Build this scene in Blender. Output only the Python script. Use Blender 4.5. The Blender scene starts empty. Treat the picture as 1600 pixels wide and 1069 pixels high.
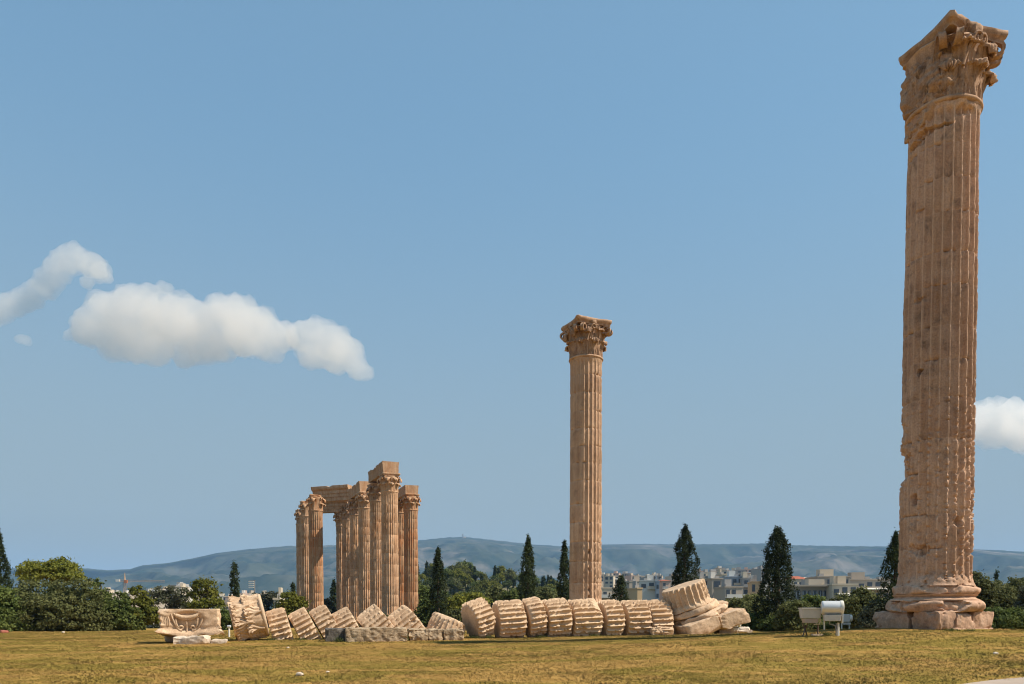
import bpy, math, random
import numpy as np
from mathutils import Vector, Matrix

C = bpy.context.scene.collection
SC = bpy.context.scene
R_ = math.radians

# ------------------------------------------------------------------ camera
PITCH = R_(2.0)
FPX, CX, CY, HOR = 1200.0, 800.0, 534.5, 955.0
YPP = HOR + FPX * math.tan(PITCH)
EYE = 0.55
cam_d = bpy.data.cameras.new('camera')
cam = bpy.data.objects.new('camera', cam_d)
C.objects.link(cam)
cam.location = (0, 0, EYE)
cam.rotation_euler = (R_(90) - PITCH, 0, 0)
cam_d.sensor_width = 36
cam_d.lens = 36 * FPX / 1600
cam_d.shift_y = (YPP - CY) / 1600
cam_d.clip_start = 0.1
cam_d.clip_end = 40000
SC.camera = cam

# ------------------------------------------------------------------ world, sun, exposure
SUN_AZ, SUN_EL = 102.0, 50.0          # degrees clockwise from +Y
sv = Vector((math.sin(R_(SUN_AZ)) * math.cos(R_(SUN_EL)), math.cos(R_(SUN_AZ)) * math.cos(R_(SUN_EL)), math.sin(R_(SUN_EL))))
W = bpy.data.worlds.new('World')
SC.world = W
W.use_nodes = True
nt = W.node_tree
sky = nt.nodes.new('ShaderNodeTexSky')
sky.sky_type = 'NISHITA'
sky.sun_disc = False
sky.sun_elevation = R_(SUN_EL)
sky.sun_rotation = R_(SUN_AZ)
sky.altitude = 100
sky.air_density = 1.0
sky.dust_density = 1.0
sky.ozone_density = 1.0
bg = nt.nodes['Background']
bg.inputs['Strength'].default_value = 0.12
gam = nt.nodes.new('ShaderNodeGamma')            # hazy summer sky: flatter than the clean model
gam.inputs['Gamma'].default_value = 0.40
tint = nt.nodes.new('ShaderNodeMix')
tint.data_type = 'RGBA'
tint.blend_type = 'MULTIPLY'
tint.inputs[0].default_value = 1.0
tint.inputs[7].default_value = (1.16, 1.81, 2.22, 1)
nt.links.new(sky.outputs[0], gam.inputs['Color'])
nt.links.new(gam.outputs[0], tint.inputs[6])
# pale summer haze towards the horizon, the same all round
tcw = nt.nodes.new('ShaderNodeTexCoord')
sep = nt.nodes.new('ShaderNodeSeparateXYZ')
nt.links.new(tcw.outputs['Generated'], sep.inputs[0])
mr = nt.nodes.new('ShaderNodeMapRange')
mr.interpolation_type = 'SMOOTHSTEP'
mr.inputs['From Min'].default_value = 0.56
mr.inputs['From Max'].default_value = 0.0
nt.links.new(sep.outputs['Z'], mr.inputs['Value'])
hzm = nt.nodes.new('ShaderNodeMix')
hzm.data_type = 'RGBA'
hzm.inputs[7].default_value = (2.08, 2.54, 2.72, 1)
nt.links.new(mr.outputs[0], hzm.inputs[0])
nt.links.new(tint.outputs[2], hzm.inputs[6])
nt.links.new(hzm.outputs[2], bg.inputs['Color'])
sun_d = bpy.data.lights.new('sun', 'SUN')
sun_d.energy = 5.0
sun_d.angle = R_(0.5)
sun_d.color = (1.0, 0.91, 0.77)
sun = bpy.data.objects.new('sun', sun_d)
C.objects.link(sun)
sun.rotation_euler = sv.to_track_quat('Z', 'Y').to_euler()
sun.location = (0, 0, 60)
vs = SC.view_settings
vs.view_transform = 'Standard'
vs.look = 'None'
vs.exposure = 0.42
vs.gamma = 1.0
vs.use_curve_mapping = False
cy = SC.cycles
cy.max_bounces = 26
cy.diffuse_bounces = 3
cy.glossy_bounces = 2
cy.transparent_max_bounces = 12
cy.volume_bounces = 24
cy.use_denoising = True
cy.filter_width = 1.15
HAZE_DENSITY = 0.000075
CLOUD_DENSITY = 0.009

# ------------------------------------------------------------------ helpers
def P(px, py, Y):
    """World point that photo pixel (px, py) shows at depth y = Y."""
    dx, dy = (px - CX) / FPX, (YPP - py) / FPX
    y = math.cos(PITCH) + dy * math.sin(PITCH)
    z = -math.sin(PITCH) + dy * math.cos(PITCH)
    k = Y / y
    return Vector((dx * k, Y, EYE + z * k))

def PX(Y):
    return Y / FPX

M32 = np.uint32(0xffffffff)
def _hash(ix, iy, iz, seed):
    with np.errstate(over='ignore'):
        h = (ix.astype(np.uint32) * np.uint32(73856093)) ^ (iy.astype(np.uint32) * np.uint32(19349663)) ^ (iz.astype(np.uint32) * np.uint32(83492791)) ^ np.uint32((seed * 2654435761) & 0xffffffff)
        h = (h ^ (h >> np.uint32(13))) * np.uint32(1274126177)
        h = (h ^ (h >> np.uint32(16))) * np.uint32(2246822519)
        h = h ^ (h >> np.uint32(15))
    return h.astype(np.float64) / 4294967295.0

def vnoise(p, seed=0):
    p = np.asarray(p, float)
    i = np.floor(p).astype(np.int64)
    f = p - i
    f = f * f * (3 - 2 * f)
    out = 0
    for dx in (0, 1):
        wx = f[:, 0] if dx else 1 - f[:, 0]
        for dy in (0, 1):
            wy = f[:, 1] if dy else 1 - f[:, 1]
            for dz in (0, 1):
                wz = f[:, 2] if dz else 1 - f[:, 2]
                out = out + wx * wy * wz * _hash(i[:, 0] + dx, i[:, 1] + dy, i[:, 2] + dz, seed)
    return out

def fbm(p, octaves=3, seed=0):
    p = np.asarray(p, float)
    a, s, t = 1.0, 0.0, 0.0
    for k in range(octaves):
        s = s + a * vnoise(p * 2 ** k + 17.3 * k, seed + k)
        t += a
        a *= 0.5
    return s / t          # 0..1

def ss(a, b, x):
    t = np.clip((x - a) / (b - a), 0, 1)
    return t * t * (3 - 2 * t)

class MB:
    """Collects vertices and faces and links them as one mesh object."""
    def __init__(self):
        self.V, self.F, self.n = [], [], 0
    def add(self, V, F):
        V = np.asarray(V, float).reshape(-1, 3)
        if isinstance(F, np.ndarray):
            F = [F]
        for f in F:
            f = np.asarray(f, dtype=np.int64)
            if f.size:
                self.F.append(f + self.n)
        self.V.append(V)
        self.n += len(V)
        return self
    def mesh(self, name, mat, smooth=None):
        V = np.concatenate(self.V)
        me = bpy.data.meshes.new(name)
        me.vertices.add(len(V))
        me.vertices.foreach_set('co', V.ravel().astype(np.float32))
        loops = np.concatenate([f.ravel() for f in self.F]).astype(np.int32)
        tot = np.concatenate([np.full(len(f), f.shape[1]) for f in self.F]).astype(np.int32)
        st = np.concatenate([[0], np.cumsum(tot)[:-1]]).astype(np.int32)
        me.loops.add(len(loops))
        me.loops.foreach_set('vertex_index', loops)
        me.polygons.add(len(tot))
        me.polygons.foreach_set('loop_start', st)
        me.polygons.foreach_set('loop_total', tot)
        me.update(calc_edges=True)
        me.validate()
        if smooth is not None:
            me.polygons.foreach_set('use_smooth', np.ones(len(me.polygons), dtype=bool))
            me.set_sharp_from_angle(angle=R_(smooth))
        else:
            me.polygons.foreach_set('use_smooth', np.zeros(len(me.polygons), dtype=bool))
        if mat:
            me.materials.append(mat)
        return me
    def build(self, name, mat, parent=None, smooth=None, M=None, kind=None):
        me = self.mesh(name, mat, smooth)
        return link(name, me, parent, M, kind)

def link(name, me, parent=None, M=None, kind=None):
    o = bpy.data.objects.new(name, me)
    C.objects.link(o)
    if parent is not None:
        o.parent = parent
    if M is not None:
        o.matrix_local = M
    if kind:
        o['kind'] = kind
    return o

def tag(o, label=None, cat=None, group=None, kind=None):
    if label: o['label'] = label
    if cat: o['category'] = cat
    if group: o['group'] = group
    if kind: o['kind'] = kind
    return o

def thing(name, label, cat, loc=(0, 0, 0), rz=0, group=None, M=None):
    o = bpy.data.objects.new(name, None)
    o.empty_display_size = 0.3
    C.objects.link(o)
    if M is not None:
        o.matrix_world = M
    else:
        o.location = loc
        o.rotation_euler = (0, 0, rz)
    return tag(o, label, cat, group)

BOXF = np.array([[0, 3, 2, 1], [4, 5, 6, 7], [0, 1, 5, 4], [1, 2, 6, 5], [2, 3, 7, 6], [3, 0, 4, 7]])
def box(mb, c, s, M=None):
    x, y, z = s[0] / 2, s[1] / 2, s[2] / 2
    V = np.array([[-x, -y, -z], [x, -y, -z], [x, y, -z], [-x, y, -z], [-x, -y, z], [x, -y, z], [x, y, z], [-x, y, z]])
    if M is not None:
        V = V @ np.array(M.to_3x3()).T
    return mb.add(V + np.array(c), BOXF)

def grid_faces(nu, nv, cu=False, cv=False, base=0):
    """faces of a nu x nv vertex grid, index = u*nv + v"""
    u = np.arange(nu if cu else nu - 1)
    v = np.arange(nv if cv else nv - 1)
    U, V = np.meshgrid(u, v, indexing='ij')
    U, V = U.ravel(), V.ravel()
    U2, V2 = (U + 1) % nu, (V + 1) % nv
    return np.stack([U * nv + V, U2 * nv + V, U2 * nv + V2, U * nv + V2], 1) + base

def tube(mb, path, rad, n=8, caps=True):
    path = np.asarray(path, float)
    m = len(path)
    rad = np.broadcast_to(np.asarray(rad, float), (m,))
    t = np.gradient(path, axis=0)
    t /= np.linalg.norm(t, axis=1)[:, None] + 1e-9
    ref = np.array([0.0, 0, 1]) if abs(t[0][2]) < 0.9 else np.array([1.0, 0, 0])
    V = []
    u = np.cross(ref, t[0]); u /= np.linalg.norm(u)
    for k in range(m):
        u = u - t[k] * np.dot(u, t[k]); u /= np.linalg.norm(u) + 1e-9
        w = np.cross(t[k], u)
        a = np.arange(n) / n * 2 * np.pi
        V.append(path[k] + rad[k] * (np.cos(a)[:, None] * u + np.sin(a)[:, None] * w))
    V = np.concatenate(V)
    F = [grid_faces(m, n, False, True)]
    if caps:
        F += [np.arange(n)[None, ::-1], (np.arange(n) + (m - 1) * n)[None, :]]
    return mb.add(V, F)

def lathe(mb, prof, n=48, noise=0.0, seed=0, nscale=3.0, chip=0.0):
    prof = np.asarray(prof, float)
    a = np.arange(n) / n * 2 * np.pi
    r, z = prof[:, 0], prof[:, 1]
    V = np.stack([r[:, None] * np.cos(a), r[:, None] * np.sin(a), np.broadcast_to(z[:, None], (len(r), n))], -1).reshape(-1, 3)
    if noise:
        d = (fbm(V * nscale + seed * 7.7, 4, seed) - 0.5) * 2 * noise
        V[:, :2] *= (1 + d / np.maximum(np.hypot(V[:, 0], V[:, 1]), 0.2))[:, None]
        V[:, 2] += (fbm(V * nscale + 50 + seed, 3, seed + 9) - 0.5) * noise
    if chip:
        rr_ = np.maximum(np.hypot(V[:, 0], V[:, 1]), 0.2)
        c_ = ss(0.54, 0.61, fbm(V * np.array([1.5, 1.5, 2.6]) + seed * 3.3 + 5, 3, seed + 21)) * (0.6 + 0.8 * fbm(V * 5 + seed, 3, seed + 22))
        V[:, :2] *= (1 - chip * c_ / rr_)[:, None]
        V = plane_cuts(V, 9, 0.04, 0.13, seed, 'side')
    m = len(prof)
    F = [grid_faces(m, n, False, True)[:, ::-1], np.arange(n)[None, :][:, ::-1], (np.arange(n) + (m - 1) * n)[None, :]]
    return mb.add(V, [F[0], F[1], F[2]])

def plane_cuts(V, K, dmin, dmax, seed, kind='corner'):
    """Breaks K flat flakes off a shape; each plane goes dmin..dmax deep."""
    rng = np.random.default_rng(seed + 900)
    for _ in range(K):
        if kind == 'corner':
            n = rng.choice([-1.0, 1.0], 3) * rng.uniform(0.35, 1.0, 3)
            n[rng.integers(0, 3)] *= rng.uniform(0.0, 0.5)
        elif kind == 'rim':
            a = rng.uniform(0, 2 * np.pi); n = np.array([math.cos(a), math.sin(a), rng.choice([-1.0, 1.0]) * rng.uniform(0.5, 1.1)])
        else:
            a = rng.uniform(0, 2 * np.pi); n = np.array([math.cos(a), math.sin(a), rng.uniform(-0.5, 0.6)])
        n /= np.linalg.norm(n)
        pr = V @ n
        lim = pr.max() - rng.uniform(dmin, dmax)
        over = np.clip(pr - lim, 0, None)
        V = V - np.outer(over * 0.97, n)
    return V

_cube_cache = {}
def cube_grid(n):
    if n in _cube_cache: return _cube_cache[n]
    idx, V, F = {}, [], []
    def vid(p):
        if p not in idx:
            idx[p] = len(V); V.append([2 * c / n - 1 for c in p])
        return idx[p]
    for ax in range(3):
        for side in (0, n):
            b, c = (ax + 1) % 3, (ax + 2) % 3
            for i in range(n):
                for j in range(n):
                    q = []
                    for di, dj in ((0, 0), (1, 0), (1, 1), (0, 1)):
                        p = [0, 0, 0]; p[ax] = side; p[b] = i + di; p[c] = j + dj
                        q.append(vid(tuple(p)))
                    F.append(q if side else q[::-1])
    _cube_cache[n] = (np.array(V), np.array(F))
    return _cube_cache[n]

def rough_block(mb, size, n=10, seed=0, amp=0.04, rnd=0.15, scale=2.0, M=None, shape=None, chip=0.0, cuts=None):
    """A stone block: rounded, worn and chipped."""
    V, F = cube_grid(n)
    V = V.copy()
    s = np.array(size) / 2
    L = np.linalg.norm(V, axis=1)[:, None]
    Mx = np.max(np.abs(V), axis=1)[:, None]
    sph = V / L * 1.28
    Vr = V * (1 - rnd) + np.where(L > 1e-6, sph, V) * rnd
    Q = Vr * s
    nrm = np.sign(V) * np.abs(V) ** 6
    nrm /= np.linalg.norm(nrm, axis=1)[:, None]
    d = (fbm(Q * scale + seed * 3.1, 4, seed) - 0.5) * 2 * amp
    if chip:
        edge = np.sort(np.abs(V), axis=1)[:, 1] ** 4
        d = d - chip * edge * ss(0.5, 0.75, fbm(Q * scale * 0.8 + seed * 5.3 + 40, 3, seed + 4))
    Q = Q + nrm * d[:, None]
    if cuts is None: cuts = 8 if n >= 10 else 3
    Q = plane_cuts(Q, cuts, 0.03 * min(size), 0.20 * min(size), seed)
    if shape is not None:
        Q = shape(Q, s)
    if M is not None:
        Q = Q @ np.array(M.to_3x3()).T + np.array(M.to_translation())
    return mb.add(Q, F)

# ------------------------------------------------------------------ materials
def newmat(name):
    m = bpy.data.materials.new(name)
    m.use_nodes = True
    n = m.node_tree
    n.nodes.clear()
    out = n.nodes.new('ShaderNodeOutputMaterial')
    b = n.nodes.new('ShaderNodeBsdfPrincipled')
    n.links.new(b.outputs[0], out.inputs[0])
    b.inputs['Roughness'].default_value = 0.85
    b.inputs['Specular IOR Level'].default_value = 0.25
    return m, n, b

def N(n, t, **kw):
    x = n.nodes.new(t)
    for k, v in kw.items():
        setattr(x, k, v)
    return x

def ramp(n, src, stops):
    r = n.nodes.new('ShaderNodeValToRGB')
    e = r.color_ramp.elements
    while len(e) < len(stops): e.new(0.5)
    for el, (p, c) in zip(e, stops):
        el.position = p
        el.color = (*c, 1) if isinstance(c, (tuple, list)) else (c, c, c, 1)
    n.links.new(src, r.inputs[0])
    return r.outputs[0]

def mix(n, fac, a, b, mode='MIX'):
    x = n.nodes.new('ShaderNodeMix')
    x.data_type = 'RGBA'
    x.blend_type = mode
    for s, v in ((x.inputs[0], fac), (x.inputs[6], a), (x.inputs[7], b)):
        if isinstance(v, (int, float)): s.default_value = v
        elif isinstance(v, tuple): s.default_value = (*v, 1)
        else: n.links.new(v, s)
    return x.outputs[2]

def noise(n, vec, scale, detail=5, rough=0.55, dist=0.0):
    x = n.nodes.new('ShaderNodeTexNoise')
    x.inputs['Scale'].default_value = scale
    x.inputs['Detail'].default_value = detail
    x.inputs['Roughness'].default_value = rough
    x.inputs['Distortion'].default_value = dist
    if vec is not None: n.links.new(vec, x.inputs['Vector'])
    return x.outputs[0]

def mapping(n, vec, scale=(1, 1, 1), loc=None):
    x = n.nodes.new('ShaderNodeMapping')
    x.inputs['Scale'].default_value = scale
    n.links.new(vec, x.inputs['Vector'])
    if loc is not None: n.links.new(loc, x.inputs['Location'])
    return x.outputs[0]

def math_(n, op, a, b=0.0):
    x = n.nodes.new('ShaderNodeMath'); x.operation = op
    for i, v in enumerate((a, b)):
        if isinstance(v, (int, float)): x.inputs[i].default_value = v
        else: n.links.new(v, x.inputs[i])
    return x.outputs[0]

def stone(name, a, b, stain=(0.36, 0.17, 0.07), stain_amt=0.3, dark=(0.10, 0.075, 0.06), dark_amt=0.4, per=0.25, sc=1.0, bump=0.35, pale_amt=0.55):
    m, n, bs = newmat(name)
    tc = N(n, 'ShaderNodeTexCoord').outputs['Object']
    oi = N(n, 'ShaderNodeObjectInfo').outputs['Random']
    off = N(n, 'ShaderNodeCombineXYZ')
    for k in range(3):
        n.links.new(math_(n, 'MULTIPLY', oi, 37.0 + 11 * k), off.inputs[k])
    v = mapping(n, tc, (1, 1, 1), off.outputs[0])
    n1 = noise(n, v, 0.9 * sc, 7, 0.6, 0.4)
    col = mix(n, ramp(n, n1, [(0.3, 0.0), (0.7, 1.0)]), a, b)
    vstr = mapping(n, tc, (2.6, 2.6, 0.28))
    n2 = noise(n, vstr, 1.1 * sc, 5, 0.6, 0.3)
    col = mix(n, math_(n, 'MULTIPLY', ramp(n, n2, [(0.42, 0.0), (0.68, 1.0)]), stain_amt), col, stain)
    n3 = noise(n, v, 2.3 * sc, 8, 0.65, 0.6)
    col = mix(n, math_(n, 'MULTIPLY', ramp(n, n3, [(0.52, 0.0), (0.72, 1.0)]), dark_amt), col, dark)
    n6 = noise(n, mapping(n, tc, (3.4, 3.4, 0.22), off.outputs[0]), 1.3 * sc, 6, 0.65, 0.2)
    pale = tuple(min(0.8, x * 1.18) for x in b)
    col = mix(n, math_(n, 'MULTIPLY', ramp(n, n6, [(0.50, 0.0), (0.66, 1.0)]), pale_amt), col, pale)
    n4 = noise(n, v, 22 * sc, 4, 0.7)
    col = mix(n, 0.55, col, ramp(n, n4, [(0.28, 0.35), (0.6, 1.05)]), 'MULTIPLY')
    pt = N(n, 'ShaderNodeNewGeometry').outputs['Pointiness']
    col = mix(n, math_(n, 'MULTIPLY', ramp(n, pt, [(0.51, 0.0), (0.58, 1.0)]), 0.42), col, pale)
    br = math_(n, 'ADD', math_(n, 'MULTIPLY', oi, per), 1.0 - per / 2)
    hsv = N(n, 'ShaderNodeHueSaturation')
    n.links.new(br, hsv.inputs['Value'])
    n.links.new(col, hsv.inputs['Color'])
    n.links.new(hsv.outputs[0], bs.inputs['Base Color'])
    bp = N(n, 'ShaderNodeBump')
    bp.inputs['Strength'].default_value = bump
    bp.inputs['Distance'].default_value = 0.05
    n5 = noise(n, v, 7 * sc, 9, 0.75)
    n.links.new(n5, bp.inputs['Height'])
    n.links.new(bp.outputs[0], bs.inputs['Normal'])
    bs.inputs['Roughness'].default_value = 0.92
    bs.inputs['Specular IOR Level'].default_value = 0.12
    return m

def plain(name, col, rough=0.6, metal=0.0, var=0.0, sc=3.0, spec=0.3):
    m, n, bs = newmat(name)
    bs.inputs['Roughness'].default_value = rough
    bs.inputs['Metallic'].default_value = metal
    bs.inputs['Specular IOR Level'].default_value = spec
    tc = N(n, 'ShaderNodeTexCoord').outputs['Object']
    n1 = noise(n, tc, sc, 6, 0.65)
    lo = tuple(c * (1 - var) for c in col)
    hi = tuple(min(1, c * (1 + var * 0.6)) for c in col)
    n.links.new(ramp(n, n1, [(0.3, lo), (0.7, hi)]), bs.inputs['Base Color'])
    return m

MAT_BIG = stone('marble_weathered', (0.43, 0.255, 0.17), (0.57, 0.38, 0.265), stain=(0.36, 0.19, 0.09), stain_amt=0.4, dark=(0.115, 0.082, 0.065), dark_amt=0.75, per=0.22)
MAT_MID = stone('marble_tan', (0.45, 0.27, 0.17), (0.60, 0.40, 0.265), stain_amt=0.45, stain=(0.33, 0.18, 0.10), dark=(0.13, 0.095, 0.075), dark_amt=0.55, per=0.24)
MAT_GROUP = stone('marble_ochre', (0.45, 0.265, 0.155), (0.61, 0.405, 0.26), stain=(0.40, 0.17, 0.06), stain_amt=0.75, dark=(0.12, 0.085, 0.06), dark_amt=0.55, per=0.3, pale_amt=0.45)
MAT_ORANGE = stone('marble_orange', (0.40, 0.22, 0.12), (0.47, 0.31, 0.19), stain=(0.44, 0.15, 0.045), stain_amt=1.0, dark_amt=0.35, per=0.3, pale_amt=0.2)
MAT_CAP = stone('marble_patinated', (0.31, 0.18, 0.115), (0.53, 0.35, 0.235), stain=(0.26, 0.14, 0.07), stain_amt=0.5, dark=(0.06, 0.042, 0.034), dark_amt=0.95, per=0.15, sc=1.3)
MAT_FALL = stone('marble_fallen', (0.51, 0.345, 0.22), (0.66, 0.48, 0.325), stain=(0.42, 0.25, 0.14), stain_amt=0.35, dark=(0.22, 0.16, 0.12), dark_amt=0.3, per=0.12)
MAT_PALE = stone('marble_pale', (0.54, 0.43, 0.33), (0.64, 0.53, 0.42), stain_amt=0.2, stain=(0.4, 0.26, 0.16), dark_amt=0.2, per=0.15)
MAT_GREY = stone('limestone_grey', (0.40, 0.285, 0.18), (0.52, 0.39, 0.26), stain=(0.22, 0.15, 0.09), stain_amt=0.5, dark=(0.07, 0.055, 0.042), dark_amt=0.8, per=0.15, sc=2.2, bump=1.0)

# ------------------------------------------------------------------ ground
RCX, RCY = 12.82, 23.36                   # the tall column near the camera
def ground_z(x, y):
    x = np.asarray(x, float); y = np.asarray(y, float)
    r = np.hypot(x, y)
    z = -0.53 - 0.0135 * np.clip(y - 30, 0, 70) - 0.0008 * np.clip(-x, 0, 60)
    z = z + 0.55 * np.exp(-((x - RCX) ** 2 + (y - RCY + 0.8) ** 2) / 70.0)
    z = z - 6.0 * ss(85, 260, r) - 3.0 * ss(260, 900, r)
    z = z + 25.0 * np.exp(-((x + 30) / np.where(x > -30, 75.0, 50.0)) ** 2 - ((y - 390) / 75.0) ** 2)
    p = np.stack([x, y, 0 * x], -1).reshape(-1, 3)
    z = z + ((fbm(p * 0.25, 3, 5) - 0.5) * 0.10).reshape(x.shape) * (1 - ss(60, 120, r))
    return z

def gz(x, y):
    return float(ground_z(np.array([x]), np.array([y]))[0])

def ground_mat():
    m, n, bs = newmat('dry_ground')
    geo = N(n, 'ShaderNodeNewGeometry').outputs['Position']
    n1 = noise(n, mapping(n, geo, (0.55, 1.0, 1.0)), 0.55, 9, 0.68, 0.8)
    n2 = noise(n, geo, 3.5, 6, 0.65)
    n3 = noise(n, geo, 40, 3, 0.7)
    straw = mix(n, ramp(n, n2, [(0.35, 0.0), (0.65, 1.0)]), (0.40, 0.215, 0.055), (0.54, 0.325, 0.10))
    green = mix(n, ramp(n, n2, [(0.3, 0.0), (0.7, 1.0)]), (0.26, 0.18, 0.034), (0.37, 0.255, 0.06))
    lawn = mix(n, ramp(n, n1, [(0.45, 1.0), (0.56, 0.0)]), straw, green)
    lawn = mix(n, 0.6, lawn, ramp(n, n3, [(0.3, 0.35), (0.62, 1.0)]), 'MULTIPLY')
    lawn = mix(n, 0.5, lawn, ramp(n, noise(n, geo, 9, 6, 0.75), [(0.35, 0.65), (0.6, 1.05)]), 'MULTIPLY')
    far = mix(n, ramp(n, noise(n, geo, 0.03, 6), [(0.4, 0.0), (0.6, 1.0)]), (0.07, 0.075, 0.03), (0.16, 0.14, 0.09))
    d = N(n, 'ShaderNodeVectorMath', operation='LENGTH')
    n.links.new(geo, d.inputs[0])
    col = mix(n, ramp(n, math_(n, 'DIVIDE', d.outputs['Value'], 200.0), [(0.40, 0.0), (0.62, 1.0)]), lawn, far)
    n.links.new(col, bs.inputs['Base Color'])
    bp = N(n, 'ShaderNodeBump')
    bp.inputs['Strength'].default_value = 0.6
    bp.inputs['Distance'].default_value = 0.04
    n.links.new(noise(n, geo, 14, 6, 0.7), bp.inputs['Height'])
    n.links.new(bp.outputs[0], bs.inputs['Normal'])
    bs.inputs['Roughness'].default_value = 1.0
    bs.inputs['Specular IOR Level'].default_value = 0.05
    return m
MAT_GROUND = ground_mat()

def build_ground():
    na = 360
    rr = np.concatenate([np.linspace(0.6, 6, 12)[:-1], np.geomspace(6, 120, 110)[:-1], np.geomspace(120, 11000, 70)])
    a = np.arange(na) / na * 2 * np.pi
    X, Y = rr[:, None] * np.sin(a), rr[:, None] * np.cos(a)
    V = np.stack([X, Y, ground_z(X, Y)], -1).reshape(-1, 3)
    F = grid_faces(len(rr), na, False, True)[:, ::-1]
    mb = MB().add(V, [F[:, ::-1], np.arange(na)[None, :][:, ::-1]])
    o = mb.build('ground', MAT_GROUND, smooth=60)
    tag(o, kind='structure')
build_ground()

def build_path():
    m, n, bs = newmat('pale_path')
    geo = N(n, 'ShaderNodeNewGeometry').outputs['Position']
    n1 = noise(n, geo, 1.5, 7, 0.7)
    c = ramp(n, n1, [(0.3, (0.34, 0.26, 0.20)), (0.7, (0.44, 0.35, 0.28))])
    c = mix(n, 0.4, c, ramp(n, noise(n, geo, 60, 3, 0.8), [(0.3, 0.6), (0.6, 1.0)]), 'MULTIPLY')
    n.links.new(c, bs.inputs['Base Color'])
    bs.inputs['Roughness'].default_value = 0.95
    nu, nv = 60, 14
    V = []
    for i in range(nu):
        for j in range(nv):
            t, s = i / (nu - 1), j / (nv - 1)
            x = 1.0 + 22 * t + 1.2 * s
            y = 10.9 + 0.46 * (1.0 + 22 * t - 6.5) + 0.07 * math.sin(t * 50) * (1 - s) - 2.0 * s
            V.append((x, y, gz(x, y) + 0.006))
    mb = MB().add(V, grid_faces(nu, nv)[:, ::-1])
    tag(mb.build('path', m), kind='structure')
build_path()

# ------------------------------------------------------------------ far mountains
def mountain_mat():
    m, n, bs = newmat('mountain_scrub')
    tc = N(n, 'ShaderNodeTexCoord').outputs['Object']
    n1 = noise(n, tc, 0.0016, 8, 0.6, 0.6)
    n2 = noise(n, tc, 0.006, 8, 0.65, 0.8)
    scrub = mix(n, ramp(n, n2, [(0.35, 0.0), (0.65, 1.0)]), (0.018, 0.032, 0.022), (0.06, 0.068, 0.045))
    rock = (0.20, 0.17, 0.15)
    f = math_(n, 'MULTIPLY', ramp(n, n1, [(0.47, 0.0), (0.68, 1.0)]), ramp(n, n2, [(0.40, 0.0), (0.62, 1.0)]))
    sx = N(n, 'ShaderNodeSeparateXYZ')
    n.links.new(tc, sx.inputs[0])
    mr_ = n.nodes.new('ShaderNodeMapRange')
    mr_.inputs['From Min'].default_value = -1900; mr_.inputs['From Max'].default_value = -300
    mr_.inputs['To Min'].default_value = 0.25; mr_.inputs['To Max'].default_value = 1.0
    n.links.new(sx.outputs['X'], mr_.inputs['Value'])
    f = math_(n, 'MULTIPLY', f, mr_.outputs[0])
    n.links.new(mix(n, f, scrub, rock), bs.inputs['Base Color'])
    bs.inputs['Roughness'].default_value = 1.0
    bs.inputs['Specular IOR Level'].default_value = 0.0
    return m

RIDGE = [(-900, 880), (-500, 870), (-200, 884), (0, 886), (60, 886), (115, 884), (170, 889), (205, 887), (225, 881), (260, 878), (300, 871), (340, 862), (400, 855), (450, 851), (520, 850), (600, 846),
         (660, 842), (700, 838), (725, 837.5), (780, 843), (830, 849), (880, 852), (950, 849), (1000, 848), (1060, 849), (1150, 848), (1200, 847), (1240, 850), (1300, 851), (1400, 852),
         (1500, 855), (1600, 860), (1800, 872), (2100, 866), (2600, 880)]
def build_mountains():
    na, nr = 900, 130
    a = np.linspace(R_(-58), R_(58), na)
    px = CX + FPX * np.tan(a)
    hp = np.interp(px, [p[0] for p in RIDGE], [HOR - p[1] for p in RIDGE])
    rr = np.linspace(2600, 7600, nr)
    crest = 5600 + 500 * np.sin(a * 7 + 1)
    H = hp / FPX * crest / np.cos(a) * np.cos(a)
    H = hp / FPX * crest
    T = (rr[:, None] - 2600) / (crest[None, :] - 2600)
    X, Y = rr[:, None] * np.tan(a), np.broadcast_to(rr[:, None], (nr, na))
    p = np.stack([X, Y, 0 * X], -1).reshape(-1, 3)
    rid = 1 - np.abs(fbm(p / 620.0, 5, 31) * 2 - 1) * 2.2
    rid2 = 1 - np.abs(fbm(p / 210.0, 4, 41) * 2 - 1) * 2
    rid = rid.reshape(nr, na); rid2 = rid2.reshape(nr, na)
    up = np.clip(T, 0, 1)
    shape = 0.72 * up ** 1.25 + 0.28 * ss(0.15, 1.0, up)
    dn = ss(1.0, 1.9, T)
    z = H * shape * (1 - 0.75 * dn)
    mid = np.sin(np.pi * np.clip(T, 0, 1)) ** 0.8
    z = z + (rid - 0.35) * 120 * mid * np.clip(H / 400, 0.4, 1) + (rid2 - 0.4) * 34 * mid
    z = np.where(T < 1, np.minimum(z, H * (0.25 + 0.75 * T) * 0.995), z)
    z = z - 9.5 + EYE
    z[0] = -40
    V = np.stack([X, Y, z], -1).reshape(-1, 3)
    o = MB().add(V, grid_faces(nr, na)[:, ::-1]).build('mountains', mountain_mat(), smooth=80)
    tag(o, kind='structure')
build_mountains()

# ------------------------------------------------------------------ haze and clouds
def volume_mat(name, density, color, aniso):
    m = bpy.data.materials.new(name)
    m.use_nodes = True
    n = m.node_tree
    n.nodes.clear()
    out = n.nodes.new('ShaderNodeOutputMaterial')
    v = n.nodes.new('ShaderNodeVolumePrincipled')
    v.inputs['Color'].default_value = (*color, 1)
    v.inputs['Density'].default_value = density
    v.inputs['Anisotropy'].default_value = aniso
    n.links.new(v.outputs[0], out.inputs['Volume'])
    return m
hz = box(MB(), (0, 2500, 255), (24000, 24000, 630)).build('haze', volume_mat('haze_air', HAZE_DENSITY, (0.36, 0.62, 1.0), 0.0))
tag(hz, kind='stuff')

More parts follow.
